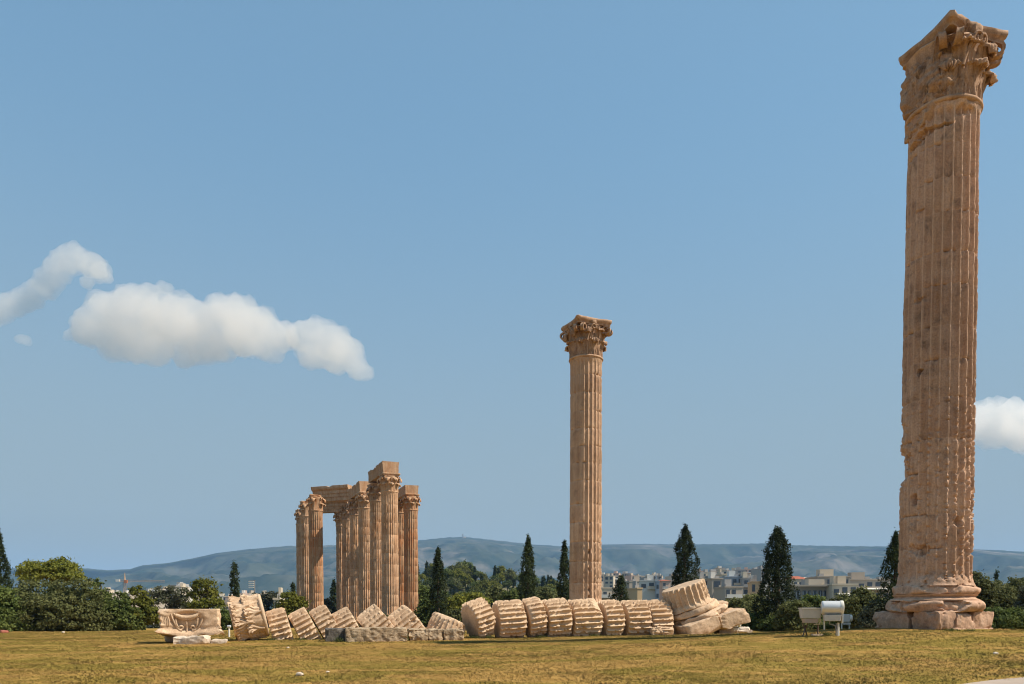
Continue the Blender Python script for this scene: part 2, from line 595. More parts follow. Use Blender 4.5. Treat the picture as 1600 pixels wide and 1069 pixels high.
MAT_CLOUD = volume_mat('cloud_vapour', CLOUD_DENSITY, (1.0, 0.965, 0.925), 0.5)
def tear_cloud():
    n = MAT_CLOUD.node_tree
    v = [x for x in n.nodes if x.type == 'PRINCIPLED_VOLUME'][0]
    geo = N(n, 'ShaderNodeTexCoord').outputs['Object']
    q = math_(n, 'ADD', math_(n, 'MULTIPLY', noise(n, geo, 0.0062, 7, 0.62, 0.4), 0.6), math_(n, 'MULTIPLY', noise(n, geo, 0.022, 6, 0.65, 0.5), 0.4))
    m = n.nodes.new('ShaderNodeMapRange')
    m.interpolation_type = 'SMOOTHSTEP'
    m.inputs['From Min'].default_value = 0.22
    m.inputs['From Max'].default_value = 0.56
    m.inputs['To Max'].default_value = CLOUD_DENSITY
    n.links.new(q, m.inputs['Value'])
    n.links.new(m.outputs[0], v.inputs['Density'])
tear_cloud()
def build_cloud(label, blobs, Y, seed, voxel=11.0, squash=0.7):
    rng = random.Random(seed)
    cx = sum(b[0] for b in blobs) / len(blobs); cyy = sum(b[1] for b in blobs) / len(blobs)
    o0 = P(cx, cyy, Y)
    mb = MB()
    S, SF = cube_grid(10)
    S = S / np.linalg.norm(S, axis=1)[:, None]
    for (px, py, r) in blobs:
        yy = Y + rng.uniform(-0.6, 0.6) * r * PX(Y)
        c = np.array(P(px, py, yy) - o0)
        rw = r * PX(Y)
        V = S * rw * np.array([1, 1.25, 1])
        V[:, 2] = np.where(V[:, 2] < 0, V[:, 2] * squash, V[:, 2])
        mb.add(V + c, SF)
    me = mb.mesh('cloud', MAT_CLOUD)
    tmp = bpy.data.objects.new('cloud_tmp', me)
    C.objects.link(tmp)
    md = tmp.modifiers.new('r', 'REMESH')
    md.mode = 'VOXEL'
    md.voxel_size = voxel
    dg = bpy.context.evaluated_depsgraph_get()
    me2 = bpy.data.meshes.new_from_object(tmp.evaluated_get(dg))
    bpy.data.objects.remove(tmp)
    nv = len(me2.vertices)
    co = np.empty(nv * 3); me2.vertices.foreach_get('co', co); co = co.reshape(-1, 3)
    no = np.empty(nv * 3); me2.vertices.foreach_get('normal', no); no = no.reshape(-1, 3)
    R0 = np.mean([b[2] for b in blobs]) * PX(Y)
    d = (fbm(co / (R0 * 0.62), 5, seed) - 0.40) * 0.95 * R0
    d += (np.abs(fbm(co / (R0 * 0.30), 4, seed + 5) * 2 - 1) - 0.25) * 0.50 * R0
    d += (0.5 - np.abs(fbm(co / (R0 * 0.13), 3, seed + 9) * 2 - 1)) * 0.26 * R0
    co = co + no * d[:, None]
    me2.vertices.foreach_set('co', co.ravel())
    me2.update()
    tmp = bpy.data.objects.new('cloud_tmp', me2)
    C.objects.link(tmp)
    md = tmp.modifiers.new('r', 'REMESH')
    md.mode = 'VOXEL'
    md.voxel_size = voxel
    dg = bpy.context.evaluated_depsgraph_get()
    me3 = bpy.data.meshes.new_from_object(tmp.evaluated_get(dg))
    bpy.data.objects.remove(tmp)
    me2 = me3
    me2.name = 'cloud'
    me2.materials.clear(); me2.materials.append(MAT_CLOUD)
    o = bpy.data.objects.new('cloud', me2)
    C.objects.link(o)
    o.location = o0
    tag(o, label, 'cloud')
def crop8(l): return [(x / 2.667, 370 + y / 2.667, r / 2.667) for x, y, r in l]
build_cloud('largest white cumulus cloud with a long bumpy top', crop8([(400, 395, 85), (470, 330, 85), (575, 300, 85), (620, 235, 42), (690, 215, 24), (720, 370, 110), (790, 330, 70), (560, 430, 90), (850, 420, 90), (950, 350, 90), (1010, 310, 55), (1080, 385, 85), (1140, 420, 55), (300, 412, 24), (560, 480, 45), (900, 480, 50), (770, 490, 50), (1120, 480, 45), (1165, 440, 50), (1195, 430, 40), (920, 440, 80), (1020, 430, 80), (640, 470, 70), (480, 470, 50), (850, 480, 55), (1180, 390, 40)]), 4500, 3)
build_cloud('small rounded white cloud trailing the end of the largest one', crop8([(1262, 425, 62), (1320, 415, 65), (1380, 450, 80), (1440, 495, 68), (1490, 560, 42), (1530, 578, 20), (1300, 500, 50), (1400, 535, 50)]), 4500, 11)
build_cloud('thin curved wispy cloud above the largest one', crop8([(310, 85, 48), (350, 105, 50), (390, 125, 50), (425, 155, 38), (275, 115, 48), (235, 150, 48), (200, 190, 48), (165, 225, 44), (130, 250, 42), (95, 275, 44), (60, 288, 48), (10, 300, 50), (-50, 312, 60), (365, 190, 26)]), 4800, 23)
build_cloud('tiny faint puff of cloud below the wispy one', crop8([(85, 430, 20), (105, 432, 22), (120, 445, 12)]), 4800, 31, voxel=10)
build_cloud('white cloud beside the shaft of the tall near column', [(1515, 668, 26), (1535, 662, 28), (1556, 652, 24), (1580, 648, 22), (1602, 664, 28), (1628, 680, 34), (1665, 685, 30), (1560, 680, 24), (1590, 684, 22)], 4600, 47)

# ------------------------------------------------------------------ columns
def flute_profile(u):
    return np.sqrt(np.clip(1 - ((u - 0.5) / 0.44) ** 2, 0, 1))

def fluted(mb, Rf, z0, z1, nz, per=9, nf=24, phase=0.0, depth=0.085, seed=0, rough=0.01, wear=None, dents=(), joint=0.012, chip=0.05, fade=None, M=None, capr=True, nscale=1.3, cuts=0):
    nth = nf * per
    th = np.arange(nth) / nth * 2 * np.pi
    e = min(0.02, (z1 - z0) * 0.05)
    zz = np.concatenate([[z0], np.linspace(z0 + e, z1 - e, nz), [z1]])
    TH, Z = np.meshgrid(th, zz)
    u = np.mod((TH - phase) * nf / (2 * np.pi), 1.0)
    prof = flute_profile(u)
    R0 = Rf(Z)
    base = np.stack([R0 * np.cos(TH), R0 * np.sin(TH), Z], -1).reshape(-1, 3)
    sh = TH.shape
    w = wear(TH, Z) if wear else 0 * TH
    n1 = fbm(base * nscale + seed * 13.1, 4, seed).reshape(sh)
    n2 = fbm(base * 5.0 + seed * 7.1, 4, seed + 3).reshape(sh)
    n3 = fbm(base * np.array([8, 8, 13]) + seed * 3.7, 3, seed + 5).reshape(sh)
    w = np.clip(w + 0.25 * (n1 - 0.5), 0, 1)
    D = depth * R0 * (1 - w)
    if fade is not None:
        D = D * fade(Z, u)
    r = R0 - D * prof - w * 0.35 * depth * R0
    r += (n1 - 0.5) * rough * 3 + (n2 - 0.5) * rough * 2
    arris = (1 - prof) ** 0.7
    ch = ss(0.50, 0.70, n3) * arris * (1 - 0.9 * w)
    chz = chip(TH, Z) if callable(chip) else chip
    r -= ch * chz
    edge = np.exp(-np.minimum(Z - z0, z1 - Z) / 0.05)
    joint = joint * (0.6 + 2.2 * ss(0.5, 0.65, n1))
    r -= joint * np.exp(-np.minimum(Z - z0, z1 - Z) / 0.02)
    r -= edge * ss(0.52, 0.70, n2) * 0.07
    for (a, dz, ra, rz, dd) in dents:
        da = np.mod(TH - a + np.pi, 2 * np.pi) - np.pi
        q = (da * R0 / ra) ** 2 + ((Z - dz) / rz) ** 2
        r -= dd * ss(1.3, 0.5, q + (n3 - 0.5) * 2.0 + (n2 - 0.5) * 2.4)
    x, y = r * np.cos(TH), r * np.sin(TH)
    V = np.stack([x, y, Z], -1).reshape(-1, 3)
    m = len(zz)
    F = [grid_faces(m, nth, False, True)[:, ::-1]]
    k = len(V)
    for side in (0, m - 1):
        rim = V[side * nth:(side + 1) * nth]
        zc = zz[side]
        rings = [rim]
        ids = [np.arange(nth) + side * nth]
        for f in (0.86, 0.45):
            q = rim * np.array([f, f, 1])
            q[:, 2] += (fbm(q * 4 + seed, 3, seed + side) - 0.5) * 0.05 * (1 if side else -1) * (1 - f) * 2
            V = np.concatenate([V, q]); ids.append(np.arange(nth) + k); k += nth
        V = np.concatenate([V, [[0, 0, zc]]]); c = k; k += 1
        for a_, b_ in zip(ids[:-1], ids[1:]):
            q = np.stack([a_, np.roll(a_, -1), np.roll(b_, -1), b_], 1)
            F.append(q if side else q[:, ::-1])
        l = ids[-1]
        t = np.stack([l, np.roll(l, -1), np.full(nth, c)], 1)
        F.append(t if side else t[:, ::-1])
    if cuts:
        V = plane_cuts(V, cuts, 0.02, 0.10, seed, 'rim')
    if M is not None:
        V = V @ np.array(M.to_3x3()).T + np.array(M.to_translation())
    # split faces by size for MB
    return mb.add(V, F)

def sheet(mb, front, back):
    """front/back: (nu, nv, 3) grids -> closed sheet"""
    nu, nv = front.shape[:2]
    V = np.concatenate([front.reshape(-1, 3), back.reshape(-1, 3)])
    k = nu * nv
    F = [grid_faces(nu, nv), grid_faces(nu, nv, base=k)[:, ::-1]]
    idx = np.arange(k).reshape(nu, nv)
    loop = np.concatenate([idx[:-1, 0], idx[-1, :-1], idx[:0:-1, -1], idx[0, :0:-1]])
    nx = np.roll(loop, -1)
    F.append(np.stack([loop + k, nx + k, nx, loop], 1)[:, ::-1])
    return mb.add(V, F)

def leaf_geom(mb, R0, z0, h, width, out, ang, seed=0, nu=15, nv=11, thick=0.05, broken=1.0):
    """An acanthus leaf growing up the bell at angle ang, its tip curling outwards."""
    key = np.array([(0, 0.00), (0.07, 0.38), (0.13, 0.68), (0.30, 0.90), (0.62, 1.00), (0.92, 0.93), (1.0, 0.80), (0.90, 0.72)])
    kt = np.linspace(0, 1, len(key))
    t = np.linspace(0, 1, nu) * broken
    rr = np.interp(t, kt, key[:, 0]) * out
    zz = np.interp(t, kt, key[:, 1]) * h
    s = np.linspace(-1, 1, nv)
    T, S = np.meshgrid(t, s, indexing='ij')
    wd = width * (0.80 + 0.25 * np.sin(np.pi * np.clip(T / 0.75, 0, 1))) * np.sqrt(np.clip(1.04 - T ** 3.5, 0.0, 1)) * (1 + 0.24 * (np.abs(np.mod(T * 4.0, 1.0) * 2 - 1) - 0.5))
    x = S * wd
    rel = 0.05 * width * 4 * (np.exp(-(S / 0.14) ** 2) * 0.6 + 0.62 * (np.abs(np.mod(np.abs(S) * 2.4 - T * 3.2, 1.0) * 2 - 1) - 0.5)) - 0.12 * width * S ** 2
    Rr = R0 + rr[:, None] + rel * 1.5 + 0.085 * np.sin(np.pi * np.clip(T * 1.2, 0.12, 0.5)) 
    zc = z0 + zz[:, None] - 0.10 * width * np.abs(S) ** 2 * (T > 0.5)
    a = x / np.maximum(Rr, 0.2) + ang
    def g(Rg): return np.stack([Rg * np.cos(a), Rg * np.sin(a), zc + 0 * a], -1)
    f = g(Rr); b = g(Rr - thick)
    b[..., 2] -= thick * np.interp(t, kt, [0, 0, 0, 0.5, 1, 0.6, 0.2, 0])[:, None]
    return sheet(mb, f, b)

def volute_geom(mb, R0, z0, h, ang, corner, ztop, side, turn=1.0, seed=0, wd=0.24):
    """Scroll that rises from the bell to one corner of the abacus and curls under it."""
    pts = []
    for t in np.linspace(0, 1, 9):
        r = R0 * 0.98 + (corner * 0.76 - R0) * t ** 1.7
        z = z0 + 0.42 * h + (ztop - z0 - 0.42 * h - 0.07) * (1 - (1 - t) ** 1.8)
        pts.append((r, z))
    rc, zc = pts[-1][0] - 0.02, pts[-1][1] - 0.21
    for k, t in enumerate(np.linspace(0.12, 1, 16)):
        a = np.pi / 2 - t * 2 * np.pi * 1.15 * turn
        rad = 0.21 * (1 - 0.62 * t)
        pts.append((rc + rad * 1.2 * np.cos(a), zc + rad * np.sin(a)))
    pts = np.array(pts)
    n = len(pts)
    tn = np.gradient(pts, axis=0); tn /= np.linalg.norm(tn, axis=1)[:, None] + 1e-9
    nr = np.stack([-tn[:, 1], tn[:, 0]], 1)
    th = 0.085
    spread = side * (0.30 * (1 - np.linspace(0, 1, n)) ** 1.0 + 0.045)
    w = np.linspace(0.6, 1.0, n) * wd
    s = np.linspace(-1, 1, 5)
    ca, sa = math.cos(ang), math.sin(ang)
    def g(off):
        q = pts + nr * off
        lat = spread[:, None] + s[None, :] * w[:, None] * 0.5
        dip = -0.02 * (1 - s ** 2)
        rr = q[:, 0][:, None] + nr[:, 0][:, None] * dip * np.sign(off)
        z2 = q[:, 1][:, None] + nr[:, 1][:, None] * dip * np.sign(off)
        return np.stack([rr * ca - lat * sa, rr * sa + lat * ca, z2], -1)
    return sheet(mb, g(th / 2), g(-th / 2))

def abacus_geom(mb, rot, corners, z0, z1, concave=0.13, seed=0, amp=0.02, res=14):
    """Concave-sided slab; corners = four radii, chamfered tips."""
    out = []
    for k in range(4):
        a0, a1 = rot + k * np.pi / 2, rot + (k + 1) * np.pi / 2
        p0 = corners[k] * np.array([math.cos(a0), math.sin(a0)]); p1 = corners[(k + 1) % 4] * np.array([math.cos(a1), math.sin(a1)])
        d = (p1 - p0); L = np.linalg.norm(d); d /= L
        nrm = np.array([-d[1], d[0]])
        if np.dot(nrm, (p0 + p1) / 2) > 0: nrm = -nrm
        for t in np.linspace(0.05, 0.95, res):
            out.append(p0 + d * L * t + nrm * concave * math.sin(math.pi * t) * L / 2.3)
    O = np.array(out); n = len(O)
    hz = z1 - z0
    levels = [(0.90, 0.0), (0.91, 0.22), (0.97, 0.45), (0.985, 0.50), (0.985, 0.58), (1.0, 0.66), (1.0, 0.95), (0.985, 1.0)]
    V = []
    for f, zt in levels:
        V.append(np.concatenate([O * f, np.full((n, 1), z0 + hz * zt)], 1))
    V = np.concatenate(V)
    nn = fbm(V * 1.6 + seed * 5, 4, seed)[:, None]
    n2 = fbm(V * 6 + seed * 5, 3, seed + 2)[:, None]
    V[:, :2] *= 1 - (ss(0.5, 0.75, nn) * amp * 3.2 + (n2 - 0.5) * amp)
    V[:, 2] += ((fbm(V * 3 + 9 + seed, 3, seed + 1) - 0.5) * amp * 2.2)
    m = len(levels)
    # inner rings for the two flat faces
    k = len(V); F = [grid_faces(m, n, False, True)[:, ::-1]]
    for side, lv in ((0, 0), (1, m - 1)):
        ring = np.arange(n) + lv * n
        q = V[ring] * np.array([0.55, 0.55, 1.0])
        q[:, 2] += (fbm(q * 2 + seed, 3, seed + 8) - 0.5) * amp * 3 * (1 if side else 0)
        V = np.concatenate([V, q, [[0, 0, q[:, 2].mean()]]])
        r2 = np.arange(n) + k; c = k + n; k += n + 1
        qf = np.stack([ring, np.roll(ring, -1), np.roll(r2, -1), r2], 1)
        tf = np.stack([r2, np.roll(r2, -1), np.full(n, c)], 1)
        F += [qf, tf] if side else [qf[:, ::-1], tf[:, ::-1]]
    return mb.add(V, F)

def capital(parent, z0, z1, Rt, rot, corner, mat, seed=0, keep=lambda a: True, fine=True, corners=None, lump=None, abamp=0.02, bellmat=None):
    h = z1 - z0
    za = z1 - 0.15 * h
    K = 96 if fine else 40
    mb = MB()
    a = np.linspace(-np.pi / 2, np.pi / 2, 7)
    prof = [(Rt * 0.97, z0 - 0.03)] + [(Rt * 1.0 + 0.085 * math.cos(t), z0 + 0.06 + 0.07 * math.sin(t)) for t in a] + [(Rt * 0.97, z0 + 0.14)]
    lathe(mb, prof, K, 0.012, seed, 3)
    ast = mb
    mb = MB()
    prof = [(Rt * 0.95, z0 + 0.11), (Rt * 0.95, z0 + 0.3 * h), (Rt * 0.97, z0 + 0.5 * h), (Rt * 1.01, z0 + 0.68 * h), (Rt * 1.07, z0 + 0.80 * h), (Rt * 1.11, z0 + 0.83 * h), (Rt * 1.04, za + 0.02)]
    zs = np.linspace(prof[0][1], prof[-1][1], 26 if fine else 10)
    rs = np.interp(zs, [p[1] for p in prof], [p[0] for p in prof])
    lathe(mb, np.stack([rs, zs], 1), K, 0.06, seed + 1, 3.2)
    parent = mb.build('capital', bellmat or mat, parent, 55)
    ast.build('astragal', mat, parent, 60)
    nu, nv = (36, 27) if fine else (8, 5)
    if fine:
        for row, (hh, out, wd, off, zst) in enumerate(((0.42, 0.36, 0.36, 0.0, 0.05), (0.70, 0.42, 0.36, np.pi / 8, 0.05))):
            for k in range(8):
                ang = rot + off + k * np.pi / 4
                if not keep(ang): continue
                mb = MB()
                rr = random.Random(seed * 100 + row * 10 + k)
                leaf_geom(mb, Rt * (0.96 if row == 0 else 0.93), z0 + zst * h, hh * h, wd * Rt, out * Rt * rr.uniform(0.8, 1.05), ang, k, nu, nv, broken=rr.choice([1, 1, 1, 0.86, 0.72]))
                mb.build('acanthus_leaf', mat, parent, 60)
        for k in range(4):
            ang = rot + k * np.pi / 2
            if not keep(ang): continue
            for side in (-1, 1):
                mb = MB()
                volute_geom(mb, Rt, z0, h, ang, (corners or [corner] * 4)[k], za, side)
                mb.build('volute', mat, parent, 60)
            # inner helices at the middle of each side
        for k in range(4):
            ang = rot + np.pi / 4 + k * np.pi / 2
            if not keep(ang): continue
            for side in (-1, 1):
                mb = MB()
                cs, rad0 = [], 0.17 * Rt
                for t in np.linspace(0, 1, 8):
                    cs.append((side * Rt * (0.46 - 0.20 * t), z0 + h * (0.42 + 0.34 * t)))
                cx_, cz_ = cs[-1][0] - side * 0.0, cs[-1][1]
                for t in np.linspace(0.1, 1, 14):
                    aa = (0.0 if side > 0 else np.pi) + side * t * 2 * np.pi * 1.1
                    rad = rad0 * (1 - 0.75 * t)
                    cs.append((cx_ - side * rad0 + rad * math.cos(aa), cz_ + rad * math.sin(aa)))
                path = []
                for (x, z) in cs:
                    R = Rt * (1.02 + 0.16 * ss(0.5, 0.85, (z - z0) / h)) + 0.06
                    path.append((R * math.cos(ang + x / R), R * math.sin(ang + x / R), z))
                tube(mb, path, 0.05, 6)
                mb.build('inner_scroll', mat, parent, 60)
            mb = MB()
            rough_block(mb, (0.22, 0.30, 0.26), 5, seed + k, 0.05, 0.6, 4, Matrix.Translation((Rt * 1.06 * math.cos(ang), Rt * 1.06 * math.sin(ang), (za + z1) / 2 - 0.02)) @ Matrix.Rotation(ang, 4, 'Z'))
            mb.build('fleuron', mat, parent, 60)
    else:
        mb = MB()
        for row, (hh, out, wd, off) in enumerate(((0.42, 0.38, 0.36, 0.0), (0.70, 0.44, 0.36, np.pi / 8))):
            for k in range(8):
                ang = rot + off + k * np.pi / 4
                if keep(ang):
                    leaf_geom(mb, Rt * 0.95, z0 + 0.05 * h, hh * h, wd * Rt, out * Rt, ang, k, nu, nv)
        for k in range(4):
            if keep(rot + k * np.pi / 2):
                for side in (-1, 1):
                    volute_geom(mb, Rt, z0, h, rot + k * np.pi / 2, corner, za, side, wd=0.2)
        mb.build('leaf_carving', mat, parent, 60, kind='stuff')
    mb = MB()
    abacus_geom(mb, rot, corners or [corner] * 4, za, z1, seed=seed, amp=abamp)
    mb.build('abacus', mat, parent, 50)
    if lump:
        for (a_, zc, sz, sd) in lump:
            mb = MB()
            rough_block(mb, sz, 54, sd, 0.15, 0.42, 4.2, Matrix.Translation((Rt * a_[1] * math.cos(a_[0]), Rt * a_[1] * math.sin(a_[0]), zc)) @ Matrix.Rotation(a_[0], 4, 'Z'), chip=0.22, cuts=16)
            mb.build('eroded_leaf_mass', mat, parent, 60)

def attic_base(parent, Rb, zp, zt, mat, seed, n=120, plinth=True, half=1.45, rot=0.0, fine=True):
    """plinth blocks 0..zp, tori and scotia zp..zt"""
    hh = zt - zp
    def tor(r, za, zb, k=9):
        a = np.linspace(-np.pi / 2, np.pi / 2, k)
        return [(r - (zb - za) / 2 + (zb - za) / 2 * math.cos(t), (za + zb) / 2 + (zb - za) / 2 * math.sin(t)) for t in a]
    mb = MB()
    lathe(mb, [(0.3, zp)] + tor(Rb * 1.33, zp, zp + hh * 0.44, 14) + [(0.3, zp + hh * 0.44)], n * 2 if fine else n, 0.09, seed, 2.6, 0.16 if fine else 0.0)
    mb.build('lower_torus', mat, parent, 50)
    mb = MB()
    z1 = zp + hh * 0.44 - 0.012
    sc = [(0.3, z1), (Rb * 1.20, z1 + 0.01), (Rb * 1.20, z1 + hh * 0.05), (Rb * 1.10, z1 + hh * 0.11), (Rb * 1.07, z1 + hh * 0.16), (Rb * 1.13, z1 + hh * 0.21), (Rb * 1.14, z1 + hh * 0.24), (0.3, z1 + hh * 0.24)]
    lathe(mb, sc, n, 0.03, seed + 2, 2.0)
    mb.build('scotia', mat, parent, 40)
    mb = MB()
    z2 = z1 + hh * 0.24 - 0.01
    lathe(mb, [(0.3, z2)] + tor(Rb * 1.19, z2, zt, 14) + [(0.3, zt)], n * 2 if fine else n, 0.07, seed + 4, 3.0, 0.13 if fine else 0.0)
    mb.build('upper_torus', mat, parent, 50)

def column(name, label, group, cx, cy, z0, H, Rb, Rt, rot, mat, capmat, seed, nd=13, per=9, dz=0.06, fine=True, wear=None, dents=(), chip=0.03, corner=1.62, keep=lambda a: True, corners=None,
           lump=None, depth=0.085, zb=1.30, zs=15.15, rough=0.008, zp=0.52, plinth_parts=True, abamp=0.02, captop=None):
    root = thing(name, label, 'column', (cx, cy, z0), 0, group)
    root['kind'] = 'thing'
    s = H / 17.25
    zb, zs, zp = zb * s, zs * s, zp * s
    rng = random.Random(seed)
    Rf = lambda z: (Rb + (Rt - Rb) * np.clip((z - zb) / (zs - zb), 0, 1) ** 1.25 + 0.09 * np.exp(-np.clip(z - zb, 0, 9) / 0.10) + 0.05 * np.exp(-np.clip(zs - z, 0, 9) / 0.08))
    fade = lambda Z, u: ss(zb + 0.16, zb + 0.16 + 0.16 * (1.2 - np.abs(u - 0.5)), Z) * ss(zs - 0.10, zs - 0.32, Z)
    cuts = [zb]
    for k in range(nd):
        cuts.append(cuts[-1] + rng.uniform(0.8, 1.2))
    cuts = zb + (np.array(cuts) - zb) * (zs - zb) / (cuts[-1] - zb)
    for k in range(nd):
        mb = MB()
        fluted(mb, Rf, cuts[k], cuts[k + 1], max(3, int((cuts[k + 1] - cuts[k]) / dz)), per, 24, 0.06, depth, seed, rough, wear, dents, 0.008, chip, fade)
        mb.build('column_drum', mat, root, 42)
    attic_base(root, Rb, zp, zb + 0.004, mat, seed, 120 if fine else 48)
    if plinth_parts == 'simple':
        mb = MB()
        rough_block(mb, (Rb * 2.75, Rb * 2.75, zp + 0.3), 8, seed, 0.03, 0.1, 2, Matrix.Translation((0, 0, zp / 2 - 0.15)) @ Matrix.Rotation(rot - np.pi / 4, 4, 'Z'))
        mb.build('plinth', mat, root, 50)
    zt = captop if captop else 17.25 * s
    capital(root, zs, zt, Rt, rot, corner, capmat, seed, keep, fine, corners, lump, abamp)
    return root

ROT = R_(-112.5)              # direction of one abacus corner, towards the camera
# --- the tall column near the camera
CAMA = math.atan2(-RCY, -RCX)
def rel(TH):
    return np.mod(TH - CAMA + np.pi, 2 * np.pi) - np.pi      # + = towards the photo's right
def wear_big(TH, Z):
    r = rel(TH)
    w = 0.80 * ss(-0.40, -0.85, r) * ss(-2.9, -2.2, r)
    w = w * (0.72 + 0.28 * np.sin(Z * 0.9 + 1) ** 2)
    w = w - 0.28 * ss(7, 10, Z) * ss(12, 10, Z)
    w = w * (0.80 + 0.25 * np.sin(Z * 2.3 + 2.0 * np.sin(Z * 0.7)) )
    return np.clip(w * 0.95, 0, 0.72) + 0.2 * ss(2.6, 1.6, Z)
def chip_big(TH, Z):
    return 0.012 + 0.075 * ss(8.2, 5.5, Z) + 0.03 * ss(2.6, 1.5, Z)
def zof(py): return P(1460, py, 22.3).z
dents_big = [(CAMA - 0.55, zof(572), 0.09, 0.10, 0.16), (CAMA - 0.62, zof(775), 0.11, 0.15, 0.17), (CAMA - 0.48, zof(858), 0.36, 0.16, 0.11), (CAMA + 0.62, zof(814), 0.13, 0.14, 0.14), (CAMA - 1.45, zof(718), 0.55, 0.55, 0.14),
             (CAMA - 1.50, zof(660), 0.4, 0.25, 0.07), (CAMA - 0.42, zof(186), 0.55, 0.10, 0.16), (CAMA - 0.95, zof(196), 0.4, 0.12, 0.16), (CAMA - 0.7, zof(310), 0.2, 0.05, 0.07), (CAMA - 0.55, zof(455), 0.25, 0.06, 0.07), (CAMA + 0.55, zof(165), 0.12, 0.14, 0.08),
             (CAMA + 0.8, zof(165), 0.12, 0.14, 0.08)]
keep_big = lambda a: (math.remainder(a - CAMA, 2 * math.pi) > -0.12) or (math.remainder(a - CAMA, 2 * math.pi) < -2.4)
LCA = CAMA - 1.0
big = column('standing_column', 'tallest, closest fluted marble column with a half worn shaft and broken leafy capital', 'standing temple columns', RCX, RCY, 0.0, 17.25, 1.015, 0.94, ROT, MAT_BIG, MAT_CAP, 7, 13, 11, 0.036, True,
             wear_big, dents_big, chip_big, 1.60, keep_big, [1.66, 1.70, 1.6, 1.31], [((CAMA - 0.66, 0.64), 15.95, (0.82, 1.4, 1.5), 3), ((CAMA - 1.35, 0.64), 16.15, (0.75, 1.1, 1.3), 5), ((CAMA - 1.0, 0.74), 15.15, (0.42, 1.2, 0.9), 9)], 0.105, rough=0.013, plinth_parts=None, abamp=0.035)
mbs = []
PZ = Matrix.Rotation(R_(22), 4, 'Z')
for k, (x, y, sx, sy, sz, sd) in enumerate([(-1.02, -0.80, 0.78, 1.15, 0.56, 1), (-0.20, -0.92, 0.92, 1.05, 0.55, 2), (0.80, -0.86, 1.12, 1.1, 0.56, 3), (0.85, 0.65, 1.05, 1.7, 0.55, 4), (-0.6, 0.7, 1.6, 1.6, 0.55, 5)]):
    mb = MB()
    rough_block(mb, (sx, sy, sz), 34, sd + 60, 0.06, 0.12, 3.2, Matrix.Diagonal((0.82, 0.84, 1, 1)) @ PZ @ Matrix.Translation((x, y, sz / 2 - 0.02)), chip=0.20)
    mb.build('plinth_stone', MAT_BIG, big, 50)
for k, (x, y, sx, sy, sz, sd) in enumerate([(-0.35, -1.2, 1.0, 0.5, 0.22, 1), (0.55, -1.2, 0.8, 0.5, 0.2, 2), (1.15, -1.05, 0.45, 0.6, 0.2, 3)]):
    mb = MB()
    rough_block(mb, (sx, sy, sz), 10, sd + 80, 0.06, 0.3, 2.4, Matrix.Diagonal((0.82, 0.84, 1, 1)) @ PZ @ Matrix.Translation((x, y, -0.03)), chip=0.1)
    mb.build('footing_stone', MAT_BIG, big, 50)

# --- the complete column behind the fallen drums
MCX, MCY = 4.32, 45.37
CAMM = math.atan2(-MCY, -MCX)
def wear_mid(TH, Z):
    r = np.mod(TH - CAMM + np.pi, 2 * np.pi) - np.pi
    return 0.78 * ss(0.0, -0.3, r) * ss(-2.2, -1.7, r) * ss(15, 11, Z)
def zofm(py): return P(915, py, 44.4).z
dm = [(CAMM + 0.26, zofm(p), 0.09, 0.10, 0.12) for p in (852, 880, 912, 924)] + [(CAMM + 0.26, zofm(864), 0.10, 0.5, 0.05), (CAMM + 0.26, zofm(896), 0.10, 0.5, 0.05)]
column('standing_column', 'lone complete fluted column with an intact leafy capital behind the fallen drums', 'standing temple columns', MCX, MCY, -0.35, 17.6, 0.965, 0.925, ROT, MAT_MID, MAT_CAP, 19, 13, 9, 0.09, True,
       wear_mid, dm, lambda T, Z: 0.02 + 0.06 * ss(7, 4, Z), 1.72, rough=0.008, plinth_parts='simple')

# --- the group of columns at the far corner
GU = np.array([-0.39, 0.921]); GV = np.array([0.921, 0.39])
GROUP = [  # px, Y, top of capital py, radius, material, label
    (609.0, 95.0, 741, 1.08, MAT_GROUP, 'tallest looking column of the far cluster, a square beam block on its capital'),
    (590.0, 101.0, 757, 1.02, MAT_GROUP, 'shaded column just behind the tallest looking one of the far cluster'),
    (571.5, 107.0, 770, 1.02, MAT_GROUP, 'far cluster column with a leafy capital under the second beam end'),
    (557.0, 113.5, 782, 1.0, MAT_GROUP, 'dark capped column between the second beam end and the long lintel'),
    (545.0, 119.5, 790, 1.0, MAT_GROUP, 'column under the end of the long lintel in the far cluster'),
    (534.5, 126.0, 800, 1.0, MAT_GROUP, 'slim column bordering the open gap under the long lintel'),
    (642.0, 112.0, 773, 1.06, MAT_ORANGE, 'orange stained column standing at the end of the far cluster by the wooded hill'),
    (625.5, 118.5, 778, 1.0, MAT_ORANGE, 'bright orange column half hidden between two columns of the far cluster'),
    (493.5, 112.5, 774, 1.06, MAT_ORANGE, 'far cluster column with a bulbous worn capital in front of the long lintel'),
    (480.0, 118.5, 784, 1.0, MAT_GROUP, 'column peeping out behind the worn capital of its neighbour'),
    (472.0, 127.0, 797, 0.98, MAT_GROUP, 'outermost broken topped column at the gap side of the far cluster'),
]
gpos = []
for i, (px, Y, top, Rg, mt, lb) in enumerate(GROUP):
    p = P(px, 850, Y)
    zb0 = gz(p.x, Y) - 0.05
    zt = P(px, top, Y).z
    worn = i in (8, 9, 10)
    column('standing_column', lb, 'columns of the far cluster', p.x, Y, zb0, zt - zb0, Rg, Rg * 0.95, ROT, mt, MAT_CAP if i in (1, 3, 4) else mt, 40 + i * 3, 12, 8, 0.35, False,
           None, (), 0.05, 1.62 if not worn else 1.35, (lambda a: True) if not worn else (lambda a: math.sin(a * 3 + 1) > -0.2), depth=0.095, plinth_parts='simple', abamp=0.03 if not worn else 0.07)
    gpos.append((p.x, Y, zt))

